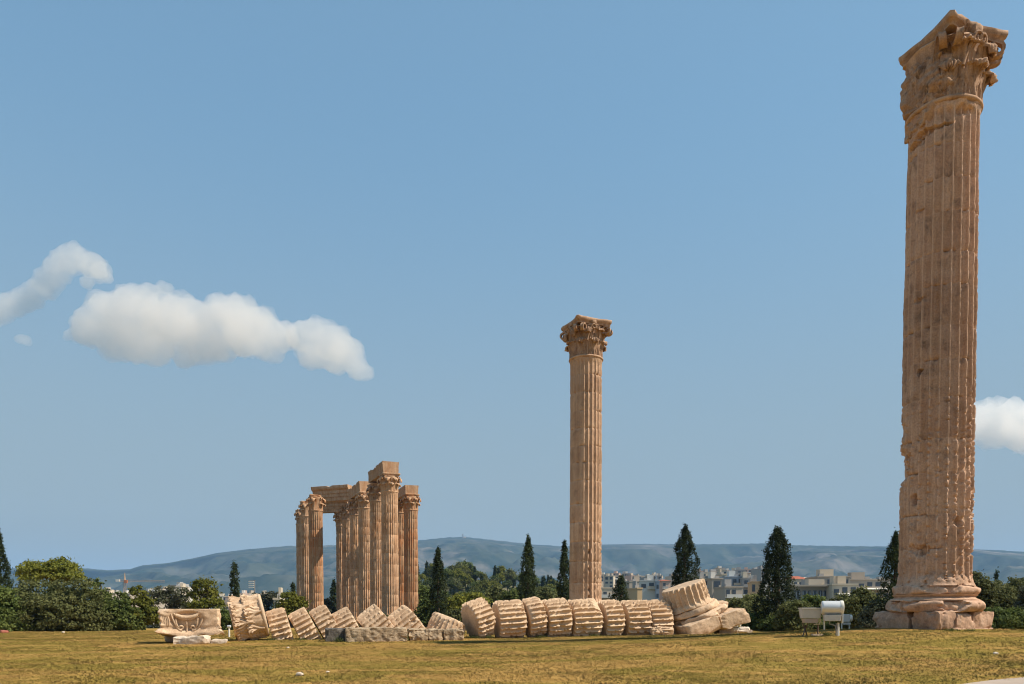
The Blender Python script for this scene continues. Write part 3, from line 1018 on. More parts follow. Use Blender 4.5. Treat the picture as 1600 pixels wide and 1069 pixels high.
def beam(label, ax, ay, bx, by, z, h, w, seed, mat=MAT_GROUP, over=0.6, st=0.25):
    """Architrave of stepped fasciae from column a to column b."""
    a, b = np.array([ax, ay]), np.array([bx, by])
    d = b - a; L = np.linalg.norm(d); d /= L
    Lt = L + 2 * over
    prof = np.array([(0.44, 0.0), (0.44, 0.25), (0.475, 0.26), (0.475, 0.48), (0.51, 0.49), (0.51, 0.70), (0.55, 0.73), (0.60, 0.83), (0.60, 0.99), (0.58, 1.0)])
    prof[:, 0] = 0.50 + (prof[:, 0] - 0.50) * st
    ring = np.concatenate([prof, prof[::-1] * [-1, 1]]) * [w, h]
    n = len(ring); m = 26
    V = []
    for t in np.linspace(0, 1, m):
        V.append(np.stack([np.full(n, -over + Lt * t), ring[:, 0], ring[:, 1]], 1))
    V = np.concatenate(V)
    e = ss(0.5, 0.75, fbm(V * 0.9 + seed * 4, 4, seed))
    up = ss(0.6, 1.0, V[:, 2] / h)
    V[:, 2] -= e * up * 0.20
    V[:, 1] *= 1 - 0.05 * e - 0.04 * (fbm(V * 3 + seed, 3, seed + 1) - 0.5)
    V[:, 0] += (fbm(V * 1.3 + seed * 2, 3, seed + 6) - 0.5) * 0.5 * (np.abs(V[:, 0] - L / 2) > L / 2)
    F = [grid_faces(m, n, False, True), np.arange(n)[None, ::-1][:, ::-1], (np.arange(n) + (m - 1) * n)[None, ::-1]]
    rz = math.atan2(d[1], d[0])
    o = MB().add(V, F).build('stone_beam', mat, None, 40)
    o.location = (ax, ay, z + 0.004)
    o.rotation_euler = (0, 0, rz)
    return tag(o, label, 'beam', 'beams on the far cluster of columns', 'thing')
g = gpos
beam('short stone beam running back from the capital of the tallest looking far column', g[0][0], g[0][1], g[1][0], g[1][1], g[0][2], 1.40, 2.0, 3, over=0.75)
beam('stone beam end resting on the second column, between the tallest one and the long lintel', g[2][0], g[2][1], g[3][0], g[3][1], g[2][2], 1.50, 1.9, 5, over=0.7)
beam('stone beam on top of the orange stained end column', g[6][0], g[6][1], g[7][0], g[7][1], g[6][2], 1.25, 1.9, 7, over=0.7)
la, lb_ = P(494.5, 790, 120.0), P(550, 790, 117.5)
beam('long stepped lintel bridging the open gap between two rows of the far cluster', la.x, la.y, lb_.x, lb_.y, P(520, 784, 119).z, 2.25, 1.7, 9, over=0.1, st=2.2)
la, lb_ = P(474, 790, 127.0), P(545, 790, 124.8)
beam('lower rear lintel seen just beneath the long stepped one', la.x, la.y, lb_.x, lb_.y, P(520, 801.5, 126).z, 1.9, 1.5, 13, over=0.1, st=1.6)

# ------------------------------------------------------------------ fallen column
AX = np.array([0.955, 0.297, 0.0])
def fall_Y(px):
    k = (px - 800) / 1200
    t = (29 * k + 9.9) / (18 - 5.6 * k)
    return 29 + 5.6 * t
def frame(zax, hint=Vector((0, 0, 1))):
    z = Vector(zax).normalized()
    x = hint - z * hint.dot(z)
    x.normalize()
    y = z.cross(x)
    return Matrix((x, y, z)).transposed().to_4x4()
def axis_dir(tau, yaw=0.0):
    a = math.atan2(AX[1], AX[0]) + R_(yaw)
    t = R_(tau)
    return Vector((math.cos(a) * math.cos(t), math.sin(a) * math.cos(t), math.sin(t)))
DRUMS = [  # corner px, py, tilt, length m, radius m, yaw, wear, label
    (443.6, 946.7, 15, 0.72, 0.80, 0, 0.0, 'fluted marble drum leaning against the carved capital block'),
    (474.4, 947.0, 27, 0.70, 0.80, 0, 0.0, 'tilted fluted drum, next but one after the carved capital block'),
    (506.2, 942.0, 28, 0.68, 0.80, 0, 0.0, 'tilted fluted drum whose lower edge meets the dark end of the low grey block'),
    (541.3, 947.0, 27, 0.70, 0.80, 0, 0.0, 'narrow tilted fluted drum rising behind the dark streaked end of the low grey block'),
    (583.8, 942.5, 38, 0.95, 0.84, 0, 0.1, 'steeply tilted fluted drum behind the middle of the low grey block'),
    (630.6, 943.0, 38, 0.95, 0.84, 0, 0.1, 'steeply tilted fluted drum at the moss gap, pointing to the base of the far cluster'),
    (752.0, 932.5, 17, 0.80, 0.84, 12, 0.0, 'fluted drum standing apart with its shaded end face showing, beside the flat broken drum'),
    (812.5, 935.5, 4, 1.12, 0.84, 0, 0.1, 'long fluted drum chipped at one joint, below the tall slender cypress'),
    (840.5, 931.0, 9, 0.72, 0.86, 0, 0.1, 'short cracked fluted drum butted against the long chipped one'),
    (882.0, 933.0, 5, 1.00, 0.87, 0, 0.0, 'fluted drum directly before the cypress hidden by the complete column'),
    (930.0, 934.5, 2.5, 1.25, 0.87, 0, 0.0, 'longest lying fluted drum, right in front of the foot of the complete column'),
    (963.7, 935.7, 3, 0.80, 0.88, 0, 0.0, 'short fluted drum before the small dark cypress, shaded end face showing'),
    (1005.0, 936.0, 2, 1.05, 0.89, 0, 0.0, 'fluted drum in front of the white house, chipped on one rim'),
    (1038.7, 936.0, 1.5, 1.00, 0.90, 0, 0.0, 'last lying fluted drum under the overhanging tilted base drum'),
]
for k, (px, py, tau, L, R, yaw, we, lb) in enumerate(DRUMS):
    Y = fall_Y(px)
    ax = axis_dir(tau, yaw)
    up = Vector((0, 0, 1)) - ax * ax.z
    up.normalize()
    c = P(px, py, Y) - ax * (L / 2) - up * R
    mb = MB()
    fluted(mb, lambda z: R * (0.99 + 0.01 * z), -L / 2, L / 2, int(L / 0.035), 10, 24, 0.1 * k, 0.155, 100 + k, 0.012, (lambda T, Z: we + 0 * T), [(k * 2.1 + j * 1.7, (j - 1) * 0.25, 0.10 + 0.05 * ((k * 7 + j * 3) % 4), 0.08 + 0.03 * ((k + j) % 3), 0.07) for j in range(4)], 0.02, 0.08, None, cuts=(2 + k % 2) if k < 6 else 5 + k % 4)
    o = mb.build('fallen_drum', MAT_FALL, None, 45)
    o.matrix_world = Matrix.Translation(c) @ frame(ax)
    tag(o, lb, 'column drum', 'drums of the fallen column')
# broken drum standing nearly upright
Y = fall_Y(706)
ax = axis_dir(66)
c = P(704, 966.5, Y) - ax * 0.55
mb = MB()
fluted(mb, lambda z: 0.76 + 0 * z, -0.55, 0.55, 26, 10, 24, 0.05, 0.12, 131, 0.014, (lambda T, Z: 0.15 + 0 * T), (), 0.03, 0.09, cuts=10)
o = mb.build('broken_drum', MAT_FALL, None, 45)
o.matrix_world = Matrix.Translation(c) @ frame(ax)
tag(o, 'weathered drum piece with steep flutes sunk behind the low stone courses', 'column drum', 'drums of the fallen column')
# fluted fragment
Y = fall_Y(1034) - 1.2
mb = MB()
fluted(mb, lambda z: 0.30 + 0 * z, -0.5, 0.5, 20, 8, 12, 0.1, 0.22, 137, 0.05, None, (), 0.05, 0.14, cuts=10)
o = mb.build('fluted_fragment', MAT_FALL, None, 45)
o.matrix_world = Matrix.Translation(P(1034, 987, Y)) @ frame(axis_dir(-2, -10)) @ Matrix.Scale(0.8, 4, (1, 0, 0))
tag(o, 'small fluted stone fragment lying before the last lying drum', 'stone')

# tilted base drum and the shattered base under it
YB = 34.4
def lean(deg, fwd=4):
    v = Vector((-math.sin(R_(deg)), -math.sin(R_(fwd)), math.cos(R_(deg))))
    return v.normalized()
av = lean(18.5)
ct = P(1066, 915.0, YB)
mb = MB()
L = 1.05
Rb_ = lambda z: 1.01 + 0.10 * np.exp(-np.clip(z + L, 0, 9) / 0.10)
fluted(mb, Rb_, -L, 0, 30, 10, 24, 0.1, 0.10, 151, 0.012, (lambda T, Z: 0.85 * ss(-0.2, 0.25, np.cos(T - R_(100)))), (), 0.02, 0.05, lambda Z, u: ss(-L + 0.12, -L + 0.28, Z), cuts=7)
o = mb.build('tilted_base_drum', MAT_FALL, None, 45)
MT = Matrix.Translation(ct) @ frame(av, Vector((1, 0, 0)))
o.matrix_world = MT
tag(o, 'lowest fluted drum leaning on top of the shattered column base', 'column drum', 'drums of the fallen column')
def disc(name, off, r, h, lb, seed, side=0.0, tilt=19):
    mb = MB()
    a = np.linspace(-np.pi / 2, np.pi / 2, 9)
    lathe(mb, [(0.2, 0)] + [(r - h / 2 + h / 2 * math.cos(t), h / 2 + h / 2 * math.sin(t)) for t in a] + [(0.2, h)], 160, 0.10, seed, 2.8, 0.14)
    o = mb.build(name, MAT_FALL, None, 45)
    o.matrix_world = Matrix.Translation(ct) @ frame(lean(tilt), Vector((1, 0, 0))) @ Matrix.Translation((side, 0, off))
    tag(o, lb, 'stone disc')
disc('base_torus', -L - 0.30, 1.20, 0.30, 'thin rounded base ring wedged right under the tilted base drum', 5, 0.12, 20)
disc('base_torus', -L - 0.66, 1.36, 0.36, 'thicker rounded base ring above the broken slabs', 6, 0.22, 23)
def free_block(name, lb, cat, px0, px1, py0, py1, Y, dep, mat, seed, tilt=0.0, yaw=0.0, amp=0.045, rnd=0.05, chip=0.10, n=30, sc=3.2, group=None, cuts=None):
    u = PX(Y)
    w, h = (px1 - px0) * u, (py1 - py0) * u
    c = P((px0 + px1) / 2, (py0 + py1) / 2, Y)
    mb = MB()
    rough_block(mb, (w, dep, h), n, seed, amp, rnd, sc, None, chip=chip, cuts=cuts)
    o = mb.build(name, mat, None, 48)
    o.location = c
    o.rotation_euler = (0, -R_(tilt), R_(yaw))
    return tag(o, lb, cat, group)
free_block('plinth_slab', 'broken base slab leaning toward the drums, resting on the grass', 'stone block', 1062, 1116, 969, 992, 33.6, 1.5, MAT_FALL, 211, 20, 12)
free_block('plinth_slab', 'thick broken base slab jutting out over the white lamp', 'stone block', 1112, 1160, 955, 979, 33.9, 1.5, MAT_FALL, 215, 18, 12, rnd=0.08)
free_block('base_core', 'shaded core of the shattered base between the last drum and the slabs', 'stone block', 1050, 1115, 955, 994, 34.9, 1.2, MAT_FALL, 219, 20, 12)
free_block('prop_stone', 'small stone under the jutting base slab', 'stone', 1118, 1142, 978, 992, 34.2, 0.6, MAT_FALL, 223, 4, 12)
free_block('flat_stone', 'thin flat stone on the ground past the jutting base slab', 'stone', 1148, 1172, 984.5, 988.5, 35.0, 0.5, MAT_PALE, 227, 0, 5)

# ------------------------------------------------------------------ carved capital blocks
def lying_capital():
    Y = 28.9
    ax = axis_dir(12, 2)
    up = Vector((0, 0, 1)) - ax * ax.z; up.normalize()
    u = PX(Y)
    base = P(413, 961, Y)                     # shaft end of the block
    M = Matrix.Translation(base) @ frame(-ax, Vector((0, 0, 1)))
    root = thing('fallen_capital', 'carved leafy capital block lying on its side at the head of the fallen drums', 'capital', M=M)
    mb = MB()
    lathe(mb, [(0.05, 0.0), (0.76, 0.0), (0.78, 0.1), (0.77, 0.3), (0.77, 0.62), (0.79, 0.95), (0.82, 1.10), (0.80, 1.17), (0.05, 1.16)], 160, 0.07, 71, 4.0, 0.08)
    mb.build('bell', MAT_FALL, root, 50)
    mb = MB()
    a = np.linspace(0, 2 * np.pi, 91)[:-1]
    lathe(mb, [(0.60, -0.02)] + [(0.75 + 0.07 * math.cos(t), 0.05 + 0.07 * math.sin(t)) for t in np.linspace(-np.pi / 2, np.pi / 2, 7)] + [(0.60, 0.13)], 90, 0.02, 73, 3)
    mb.build('astragal', MAT_FALL, root, 50)
    for row, (hh, z0_, off, r0) in enumerate(((0.60, 0.10, 0.0, 0.735), (0.66, 0.46, np.pi / 8, 0.75))):
        for k in range(8):
            mb = MB()
            leaf_geom(mb, r0, z0_, hh, 0.36, 0.055, off + k * np.pi / 4 + 0.2, k, 40, 33, 0.07)
            mb.build('acanthus_leaf', MAT_FALL, root, 60)
lying_capital()

def scroll_capital():
    Y = 26.6
    u = PX(Y)
    gc = P(292, 1000, Y)
    zbot = P(292, 993, Y).z
    ang = ROT + R_(45 - 3)                     # front face normal
    root = thing('capital_block', 'upside down capital block with carved scrolls propped on pale stones', 'capital', (gc.x, Y + 0.35, zbot), ang + math.pi / 2)
    # local frame: -y faces the camera, z up
    Ht = 41 * u
    def half(lat_z):
        t = lat_z / Ht
        return 0.83 + 0.03 * ss(0.3, 1.0, t) + 0.17 * ss(0.34, 0.08, t)
    def outline(t, res=22):
        z = t * Ht
        a = half(z) * (1.0 if t < 0.42 else 1.0) * 1.0
        conc = 0.20 * float(ss(0.45, 0.1, t)) + 0.05
        pts = []
        for k in range(4):
            c0 = np.array([[-1, -1], [1, -1], [1, 1], [-1, 1]][k]) * a; c1 = np.array([[1, -1], [1, 1], [-1, 1], [-1, -1]][k]) * a
            inn = np.array([[0, 1], [-1, 0], [0, -1], [1, 0]][k])
            for s in np.linspace(0.05, 0.95, res):
                pts.append(c0 + (c1 - c0) * s + inn * conc * math.sin(math.pi * s))
        return np.array(pts)
    V = []
    lv = np.linspace(0, 1, 44)
    for t in lv:
        O = outline(t) * [1.16, 1.0]
        V.append(np.concatenate([O, np.full((len(O), 1), t * Ht)], 1))
    n = len(V[0]); m = len(lv)
    V = np.concatenate(V)
    d = (fbm(V * 1.6 + 11, 4, 3) - 0.5) * 0.22 + (fbm(V * 6 + 3, 4, 8) - 0.5) * 0.09
    V[:, :2] *= (1 + d)[:, None]
    low = V[:, 2] < 0.3 * Ht
    V[:, 2] += low * (fbm(V * [2.2, 2.2, 0] + 7, 3, 4) - 0.5) * 0.22 * (1 - V[:, 2] / (0.3 * Ht)) + (V[:, 2] > 0.97 * Ht) * (fbm(V * 2, 3, 5) - 0.5) * 0.06
    qx = (V[:, 0] + 0.03) / 0.50; qz = (V[:, 2] - 0.56 * Ht) / (0.36 * Ht)
    V[:, 1] += np.where(V[:, 1] < -0.25, 0.11 * ss(1.15, 0.75, np.sqrt(qx ** 2 + qz ** 2)), 0)
    lf = ss(-0.55, -0.72, V[:, 0]) * (V[:, 1] < 0.2)
    V[:, :2] *= (1 + 0.05 * lf * np.sin(V[:, 2] * 16 + V[:, 0] * 9) ** 2)[:, None]
    V = plane_cuts(V, 14, 0.03, 0.14, 77)
    F = [grid_faces(m, n, False, True)[:, ::-1], np.arange(n)[None, ::-1], (np.arange(n) + (m - 1) * n)[None, :]]
    MB().add(V, F).build('block_body', MAT_FALL, root, 42)
    def fd(x, z):
        t = z / Ht
        a = float(half(np.array(z)))
        conc = 0.20 * float(ss(0.45, 0.1, t)) + 0.05
        s = np.clip((x / 1.16 / a + 1) / 2, 0, 1)
        return -(a - conc * math.sin(math.pi * s)) + 0.03
    def q(cx_, cy_):                          # crop pixel -> (x, z) on the front face
        px, py = 220 + cx_ / 5.714, 900 + cy_ / 5.714
        return ((px - 292) * u, (993 - py) * u)
    def relief(pts, r, name):
        mb = MB()
        pts = np.array([q(*p) for p in pts])
        t = np.linspace(0, 1, len(pts)); tt = np.linspace(0, 1, max(14, len(pts) * 2))
        x, z = np.interp(tt, t, pts[:, 0]), np.interp(tt, t, pts[:, 1])
        path = [(a, fd(a, b), b) for a, b in zip(x, z)]
        tube(mb, path, r * 1.35, 7)
        mb.build(name, MAT_FALL, root, 60)
    def spiral(cx_, cy_, r, sgn, a0):
        return [(cx_ + sgn * r * (1 - 0.8 * t) * math.cos(a0 + t * 8.0), cy_ + r * (1 - 0.8 * t) * math.sin(a0 + t * 8.0)) for t in np.linspace(0, 1, 16)]
    relief([(262, 338), (275, 380), (292, 420), (312, 462), (335, 482)] + spiral(345, 460, 24, 1, 1.3), 0.026, 'scroll')
    relief([(520, 380), (505, 420), (480, 462), (452, 482)] + spiral(435, 460, 24, -1, 1.3), 0.026, 'scroll')
    relief([(388, 405), (388, 440), (388, 490)], 0.018, 'stem')
    relief([(285, 335), (310, 362), (345, 380), (390, 386), (430, 380), (465, 360), (485, 335)], 0.030, 'lip')
    relief([(300, 350), (345, 366), (390, 370), (435, 366), (480, 350)], 0.05, 'lip')
    relief([(300, 380), (305, 430), (325, 470)], 0.025, 'stem')
    relief([(478, 375), (474, 430), (455, 470)], 0.025, 'stem')
    for k in range(5):
        relief([(185 + k * 13, 345 + k * 4), (192 + k * 14, 400), (180 + k * 16, 455 - k * 4)], 0.024, 'corner_leaf')
    for k in range(4):
        relief([(585 + k * 14, 335 + k * 20), (610 + k * 12, 400 + k * 10), (640 + k * 10, 465)], 0.024, 'corner_leaf')
scroll_capital()
free_block('pale_stone', 'large pale stone propping the front of the scroll carved block', 'stone', 276, 326, 994.5, 1008.5, 25.9, 0.6, MAT_PALE, 301, 3, 0, 0.07, 0.12, 0.10, 20, 4, None, 9)
free_block('pale_stone', 'smaller pale stone on the grass at the end of the scroll carved block', 'stone', 331, 354, 999, 1006.5, 26.2, 0.4, MAT_PALE, 305, 0, 10, 0.05, 0.12, 0.1, 16, 5, None, 9)
free_block('pale_stone', 'tan support stone hidden in shadow beneath the scroll carved block', 'stone', 262, 300, 990, 1003, 27.2, 0.7, MAT_FALL, 309, 0, 10, 0.05, 0.15, 0.1, 14, 4)

# ------------------------------------------------------------------ low blocks in front of the drums
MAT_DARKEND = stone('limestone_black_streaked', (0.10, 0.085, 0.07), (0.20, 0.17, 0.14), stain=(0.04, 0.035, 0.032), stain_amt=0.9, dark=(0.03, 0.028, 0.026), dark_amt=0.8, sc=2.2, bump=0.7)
b = free_block('low_grey_block', 'long low pitted grey block on the grass before the tilted drums', 'stone block', 541, 634, 981, 1005, 27.6, 0.85, MAT_GREY, 321, 0, 14, 0.07, 0.03, 0.10, 44, 6, None, 0)
free_block('low_dark_block', 'black streaked block end joined to the long grey block', 'stone block', 509, 541, 982, 1005, 27.55, 0.8, MAT_DARKEND, 325, 0, 14, 0.035, 0.03, 0.06, 26, 5, None, 0)
free_block('layered_stone', 'layered low stone just past the moss gap of the long grey block', 'stone block', 638, 668, 983, 1004, 28.2, 0.6, MAT_GREY, 331, 0, 14, 0.08, 0.05, 0.14, 30, 6, 'layered stones of the low course', 2)
free_block('layered_stone', 'middle layered stone of the low course beneath the broken drum', 'stone block', 669, 691, 983.5, 1004, 28.4, 0.6, MAT_GREY, 335, 0, 14, 0.08, 0.05, 0.14, 30, 6, 'layered stones of the low course', 2)
free_block('layered_stone', 'end layered stone of the low course, nearest the drum standing apart', 'stone block', 692, 722, 983, 1003, 28.6, 0.6, MAT_GREY, 339, 1, 14, 0.08, 0.05, 0.14, 30, 6, 'layered stones of the low course', 2)
for k, (px, py, w, lb) in enumerate([(468, 1056, 11, 'white pebble lying alone in the dry lawn'), (512, 1051, 5, 'tiny cream pebble near the lone white pebble'), (99, 989, 5, 'small pale stone at the edge of the big bush'), (1556, 1023, 7, 'small pinkish stone in the lawn before the tall column'), (7, 989, 10, 'reddish stone below the cypress at the lawn edge'), (450, 1013, 5, 'small pale stone in the grass near the first tilted drum'), (1163, 987, 16, 'pale kerb stone at the bushes behind the base slabs')]):
    # distance from the ground under that pixel
    Y = 9.0
    for _ in range(600):
        p = P(px, py, Y)
        if p.z <= gz(p.x, p.y): break
        Y += 0.1
    s = w * PX(Y)
    mb = MB()
    rough_block(mb, (s, s * 0.8, s * 0.5), 6, 400 + k, 0.15 * s, 0.6, 2 / s)
    o = mb.build('pebble' if w < 14 else 'kerb_stone', MAT_PALE if k != 4 else plain('red_stone', (0.35, 0.12, 0.08), 0.9, var=0.3), None, 60)
    o.location = (p.x, p.y, gz(p.x, p.y) + s * 0.18)
    o.rotation_euler = (0, 0, k)
    tag(o, lb, 'stone')

# ------------------------------------------------------------------ floodlights
MAT_LAMP = plain('painted_lamp_white', (0.55, 0.52, 0.48), 0.45, 0.0, 0.12, 6, 0.4)
MAT_LAMP2 = plain('lamp_aluminium', (0.70, 0.68, 0.66), 0.35, 0.3, 0.1, 5, 0.5)
MAT_RIM = plain('lamp_cream_rim', (0.72, 0.68, 0.60), 0.5, 0.0, 0.1)
MAT_DGLASS = plain('lamp_glass_dark', (0.03, 0.03, 0.035), 0.12, 0.0, 0.0, spec=0.6)
MAT_STEEL = plain('galvanised_steel', (0.30, 0.28, 0.26), 0.55, 0.5, 0.25, 8)
MAT_RUST = plain('rusty_steel', (0.16, 0.10, 0.07), 0.8, 0.1, 0.4, 9)
def frustum(mb, b, t, z0, z1, dx=0.0, dy=0.0):
    V = []
    for (w, d, z, ox, oy) in ((b[0], b[1], z0, 0, 0), (t[0], t[1], z1, dx, dy)):
        V += [(-w / 2 + ox, -d / 2 + oy, z), (w / 2 + ox, -d / 2 + oy, z), (w / 2 + ox, d / 2 + oy, z), (-w / 2 + ox, d / 2 + oy, z)]
    return mb.add(V, BOXF)
def bevelled(o, w=0.008):
    m = o.modifiers.new('bevel', 'BEVEL'); m.width = w; m.segments = 2; m.limit_method = 'ANGLE'
    return o
def ground_hit(px, Y):
    p = P(px, 950, Y)
    return p.x, Y, gz(p.x, Y)
def lamp_hopper():
    Y = 21.0; u = PX(Y)
    x, y, z = ground_hit(1266, Y)
    root = thing('floodlight', 'hopper shaped floodlight with a flat sloping lid on crossed legs', 'floodlight', (x, y, z), R_(-8))
    zc = lambda py: P(1266, py, Y).z - z
    mb = MB(); frustum(mb, (0.46, 0.34), (0.52, 0.44), zc(966.5), zc(951.5)); bevelled(mb.build('housing', MAT_LAMP, root), 0.015)
    mb = MB(); box(mb, (0, 0, 0), (0.54, 0.50, 0.022)); o = mb.build('lid', MAT_RIM, root); o.location = (0.0, 0, zc(950.6)); bevelled(o, 0.005)
    mb = MB(); box(mb, (0, 0, 0), (0.022, 0.46, 0.26)); o = mb.build('side_flap', MAT_RIM, root); o.location = (0.335, 0, zc(957)); o.rotation_euler = (0, R_(-38), 0)
    mb = MB(); box(mb, (0, 0, 0), (0.46, 0.40, 0.01)); o = mb.build('lamp_glass', MAT_DGLASS, root); o.location = (0, 0, zc(950.6) + 0.018)
    mb = MB(); frustum(mb, (0.34, 0.26), (0.40, 0.30), zc(973.5), zc(967)); bevelled(mb.build('gear_box', plain('lamp_pinkish', (0.50, 0.40, 0.34), 0.55, var=0.15), root), 0.01)
    mb = MB(); tube(mb, [(0.26, 0, zc(962)), (0.27, 0, zc(968)), (0.25, 0, zc(975)), (0.1, 0, zc(976))], 0.016, 8); mb.build('bracket', MAT_RIM, root, 50)
    for s in (-1, 1):
        mb = MB(); tube(mb, [(-0.13 + s * 0.07, 0, zc(974)), (-0.13 + s * 0.01, 0, zc(982)), (-0.13 + s * 0.015, s * 0.05, 0.18), (-0.13 + s * 0.09, s * 0.12, -0.03)], 0.016, 8); mb.build('leg', MAT_RUST, root, 50)
    mb = MB(); tube(mb, [(0.21, 0.02, zc(975)), (0.21, 0.02, -0.04)], 0.022, 8); mb.build('leg', MAT_RUST, root, 50)
    mb = MB(); rough_block(mb, (0.30, 0.3, 0.10), 6, 5, 0.02, 0.3, 5, Matrix.Translation((0.2, 0.03, 0.0))); mb.build('foot_stone', MAT_GREY, root, 50)
def lamp_drum():
    Y = 20.6; u = PX(Y)
    x, y, z = ground_hit(1300, Y)
    root = thing('floodlight', 'big white drum shaped floodlight on a white post', 'floodlight', (x, y, z), R_(-14))
    zc = lambda py: P(1300, py, Y).z - z
    r = 10.3 * u; L = 31 * u; c = zc(949.5)
    def cyl(name, x0, x1, prof, mat):
        mb = MB(); n = 40
        a = np.arange(n) / n * 2 * np.pi
        V = [np.stack([np.full(n, xx), rr * np.cos(a), c + rr * np.sin(a)], 1) for xx, rr in prof]
        V = np.concatenate(V); m = len(prof)
        F = [grid_faces(m, n, False, True), np.arange(n)[None, ::-1][:, ::-1], (np.arange(n) + (m - 1) * n)[None, ::-1]]
        return mb.add(V, F).build(name, mat, root, 35)
    hs = cyl('housing', 0, 0, [(-L / 2, r * 0.86), (-L / 2 + 0.02, r * 0.97), (-L / 2 + 0.05, r), (L / 2 - 0.07, r)], MAT_LAMP2)
    cyl('rim', 0, 0, [(L / 2 - 0.07, r * 1.03), (L / 2 - 0.055, r * 1.07), (L / 2, r * 1.07), (L / 2 + 0.012, r * 1.0)], MAT_RIM)
    cyl('lamp_glass', 0, 0, [(L / 2 + 0.012, r * 0.95), (L / 2 + 0.02, r * 0.9)], MAT_DGLASS)
    for sx in (-0.12, 0.10, 0.24):
        mb = MB(); box(mb, (sx, 0, c + r + 0.012), (0.05, 0.04, 0.03)); mb.build('latch', MAT_STEEL, hs)
    mb = MB(); frustum(mb, (0.40, 0.26), (0.44, 0.30), zc(970.5), zc(960.5), 0, 0); bevelled(mb.build('gear_box', MAT_LAMP, root), 0.012)
    mb = MB(); box(mb, (0.255, 0, zc(966)), (0.025, 0.22, 0.26)); bevelled(mb.build('yoke_plate', MAT_RIM, root), 0.004)
    mb = MB(); tube(mb, [(-0.05, 0, zc(971)), (-0.06, 0, zc(975)), (0.02, 0, zc(976)), (0.09, 0, zc(978)), (0.11, 0, zc(984))], 0.018, 8); mb.build('bracket', MAT_STEEL, root, 50)
    mb = MB(); tube(mb, [(0.165, 0, zc(973)), (0.165, -0.02, -0.05)], 0.026, 10); mb.build('post', MAT_RIM, root, 50)
    mb = MB(); tube(mb, [(-0.18, 0.05, zc(970)), (-0.18, 0.05, zc(984))], 0.02, 8); mb.build('stay', MAT_RIM, root, 50)
    mb = MB(); tube(mb, [(0.12, 0.03, zc(974)), (0.12, 0.03, -0.04)], 0.016, 8); mb.build('stay', MAT_STEEL, root, 50)
def lamp_small(px, Y, label, top, w=0.30):
    x, y, z = ground_hit(px, Y)
    root = thing('floodlight', label, 'floodlight', (x, y, z), R_(-20))
    zc = lambda py: P(px, py, Y).z - z
    mb = MB(); box(mb, (0, 0, zc(top + 6)), (w * 0.9, w, 12 * PX(Y))); bevelled(mb.build('housing', MAT_LAMP, root), 0.02)
    mb = MB(); n = 24; a = np.arange(n) / n * 2 * np.pi
    V = np.concatenate([np.stack([np.full(n, xx), rr * np.cos(a), zc(top + 6) + rr * np.sin(a)], 1) for xx, rr in ((w * 0.45, w * 0.40), (w * 0.60, w * 0.44), (w * 0.72, w * 0.40), (w * 0.80, w * 0.2))])
    mb.add(V, [grid_faces(4, n, False, True), (np.arange(n) + 3 * n)[None, ::-1]]); mb.build('lens_cover', MAT_RIM, root, 40)
    mb = MB(); box(mb, (0.03, 0, zc(top + 14.5)), (w * 0.9, w * 0.7, 3.4 * PX(Y))); bevelled(mb.build('gear_box', MAT_LAMP, root), 0.01)
    for sx in (-w * 0.42, w * 0.44):
        mb = MB(); tube(mb, [(sx, 0, zc(top + 13)), (sx, 0, -0.04)], 0.02, 8); mb.build('leg', MAT_RIM, root, 50)
lamp_hopper()
lamp_drum()
lamp_small(1321.5, 24.5, 'small round faced floodlight half hidden behind the white drum shaped one', 960, 0.26)
lamp_small(1147, 36.5, 'little white lamp on the ground under the jutting base slab', 968, 0.42)
# ground post lamps seen as tiny lights by the bushes
def spot(px, py0, py1, Y, lb):
    x, y, z = ground_hit(px, Y)
    root = thing('ground_lamp', lb, 'lamp', (x, y, z))
    h = (py1 - py0) * PX(Y)
    z1 = P(px, py0, Y).z - z
    mb = MB(); box(mb, (0, 0, z1 - 0.2 * h), (0.15, 0.14, 0.40 * h)); bevelled(mb.build('lamp_head', MAT_LAMP2, root), 0.03)
    mb = MB(); tube(mb, [(0, 0, z1 - 0.35 * h), (0, 0, -0.05)], 0.04, 8); mb.build('post', MAT_RIM, root)
spot(357.5, 977, 987, 33, 'tiny white ground lamp between the scroll carved block and the leafy capital')

# ------------------------------------------------------------------ trees
def leaf_mat(name, a, b, sc=0.8):
    m, n, bs = newmat(name)
    tc = N(n, 'ShaderNodeTexCoord').outputs['Object']
    oi = N(n, 'ShaderNodeObjectInfo').outputs['Random']
    n1 = noise(n, tc, sc, 4, 0.6)
    n2 = noise(n, tc, sc * 9, 3, 0.7)
    c = mix(n, ramp(n, n1, [(0.35, 0.0), (0.65, 1.0)]), a, b)
    c = mix(n, 0.5, c, ramp(n, n2, [(0.3, 0.5), (0.65, 1.0)]), 'MULTIPLY')
    h = N(n, 'ShaderNodeHueSaturation')
    n.links.new(c, h.inputs['Color'])
    n.links.new(math_(n, 'ADD', math_(n, 'MULTIPLY', oi, 0.5), 0.75), h.inputs['Value'])
    n.links.new(h.outputs[0], bs.inputs['Base Color'])
    tr = N(n, 'ShaderNodeBsdfTranslucent')
    n.links.new(h.outputs[0], tr.inputs['Color'])
    mx = N(n, 'ShaderNodeMixShader')
    mx.inputs[0].default_value = 0.35
    n.links.new(bs.outputs[0], mx.inputs[1])
    n.links.new(tr.outputs[0], mx.inputs[2])
    n.links.new(mx.outputs[0], [x for x in n.nodes if x.type == 'OUTPUT_MATERIAL'][0].inputs[0])
    bs.inputs['Roughness'].default_value = 0.75
    bs.inputs['Specular IOR Level'].default_value = 0.15
    return m
LEAF_CYP = leaf_mat('cypress_leaf', (0.024, 0.037, 0.015), (0.055, 0.072, 0.026))
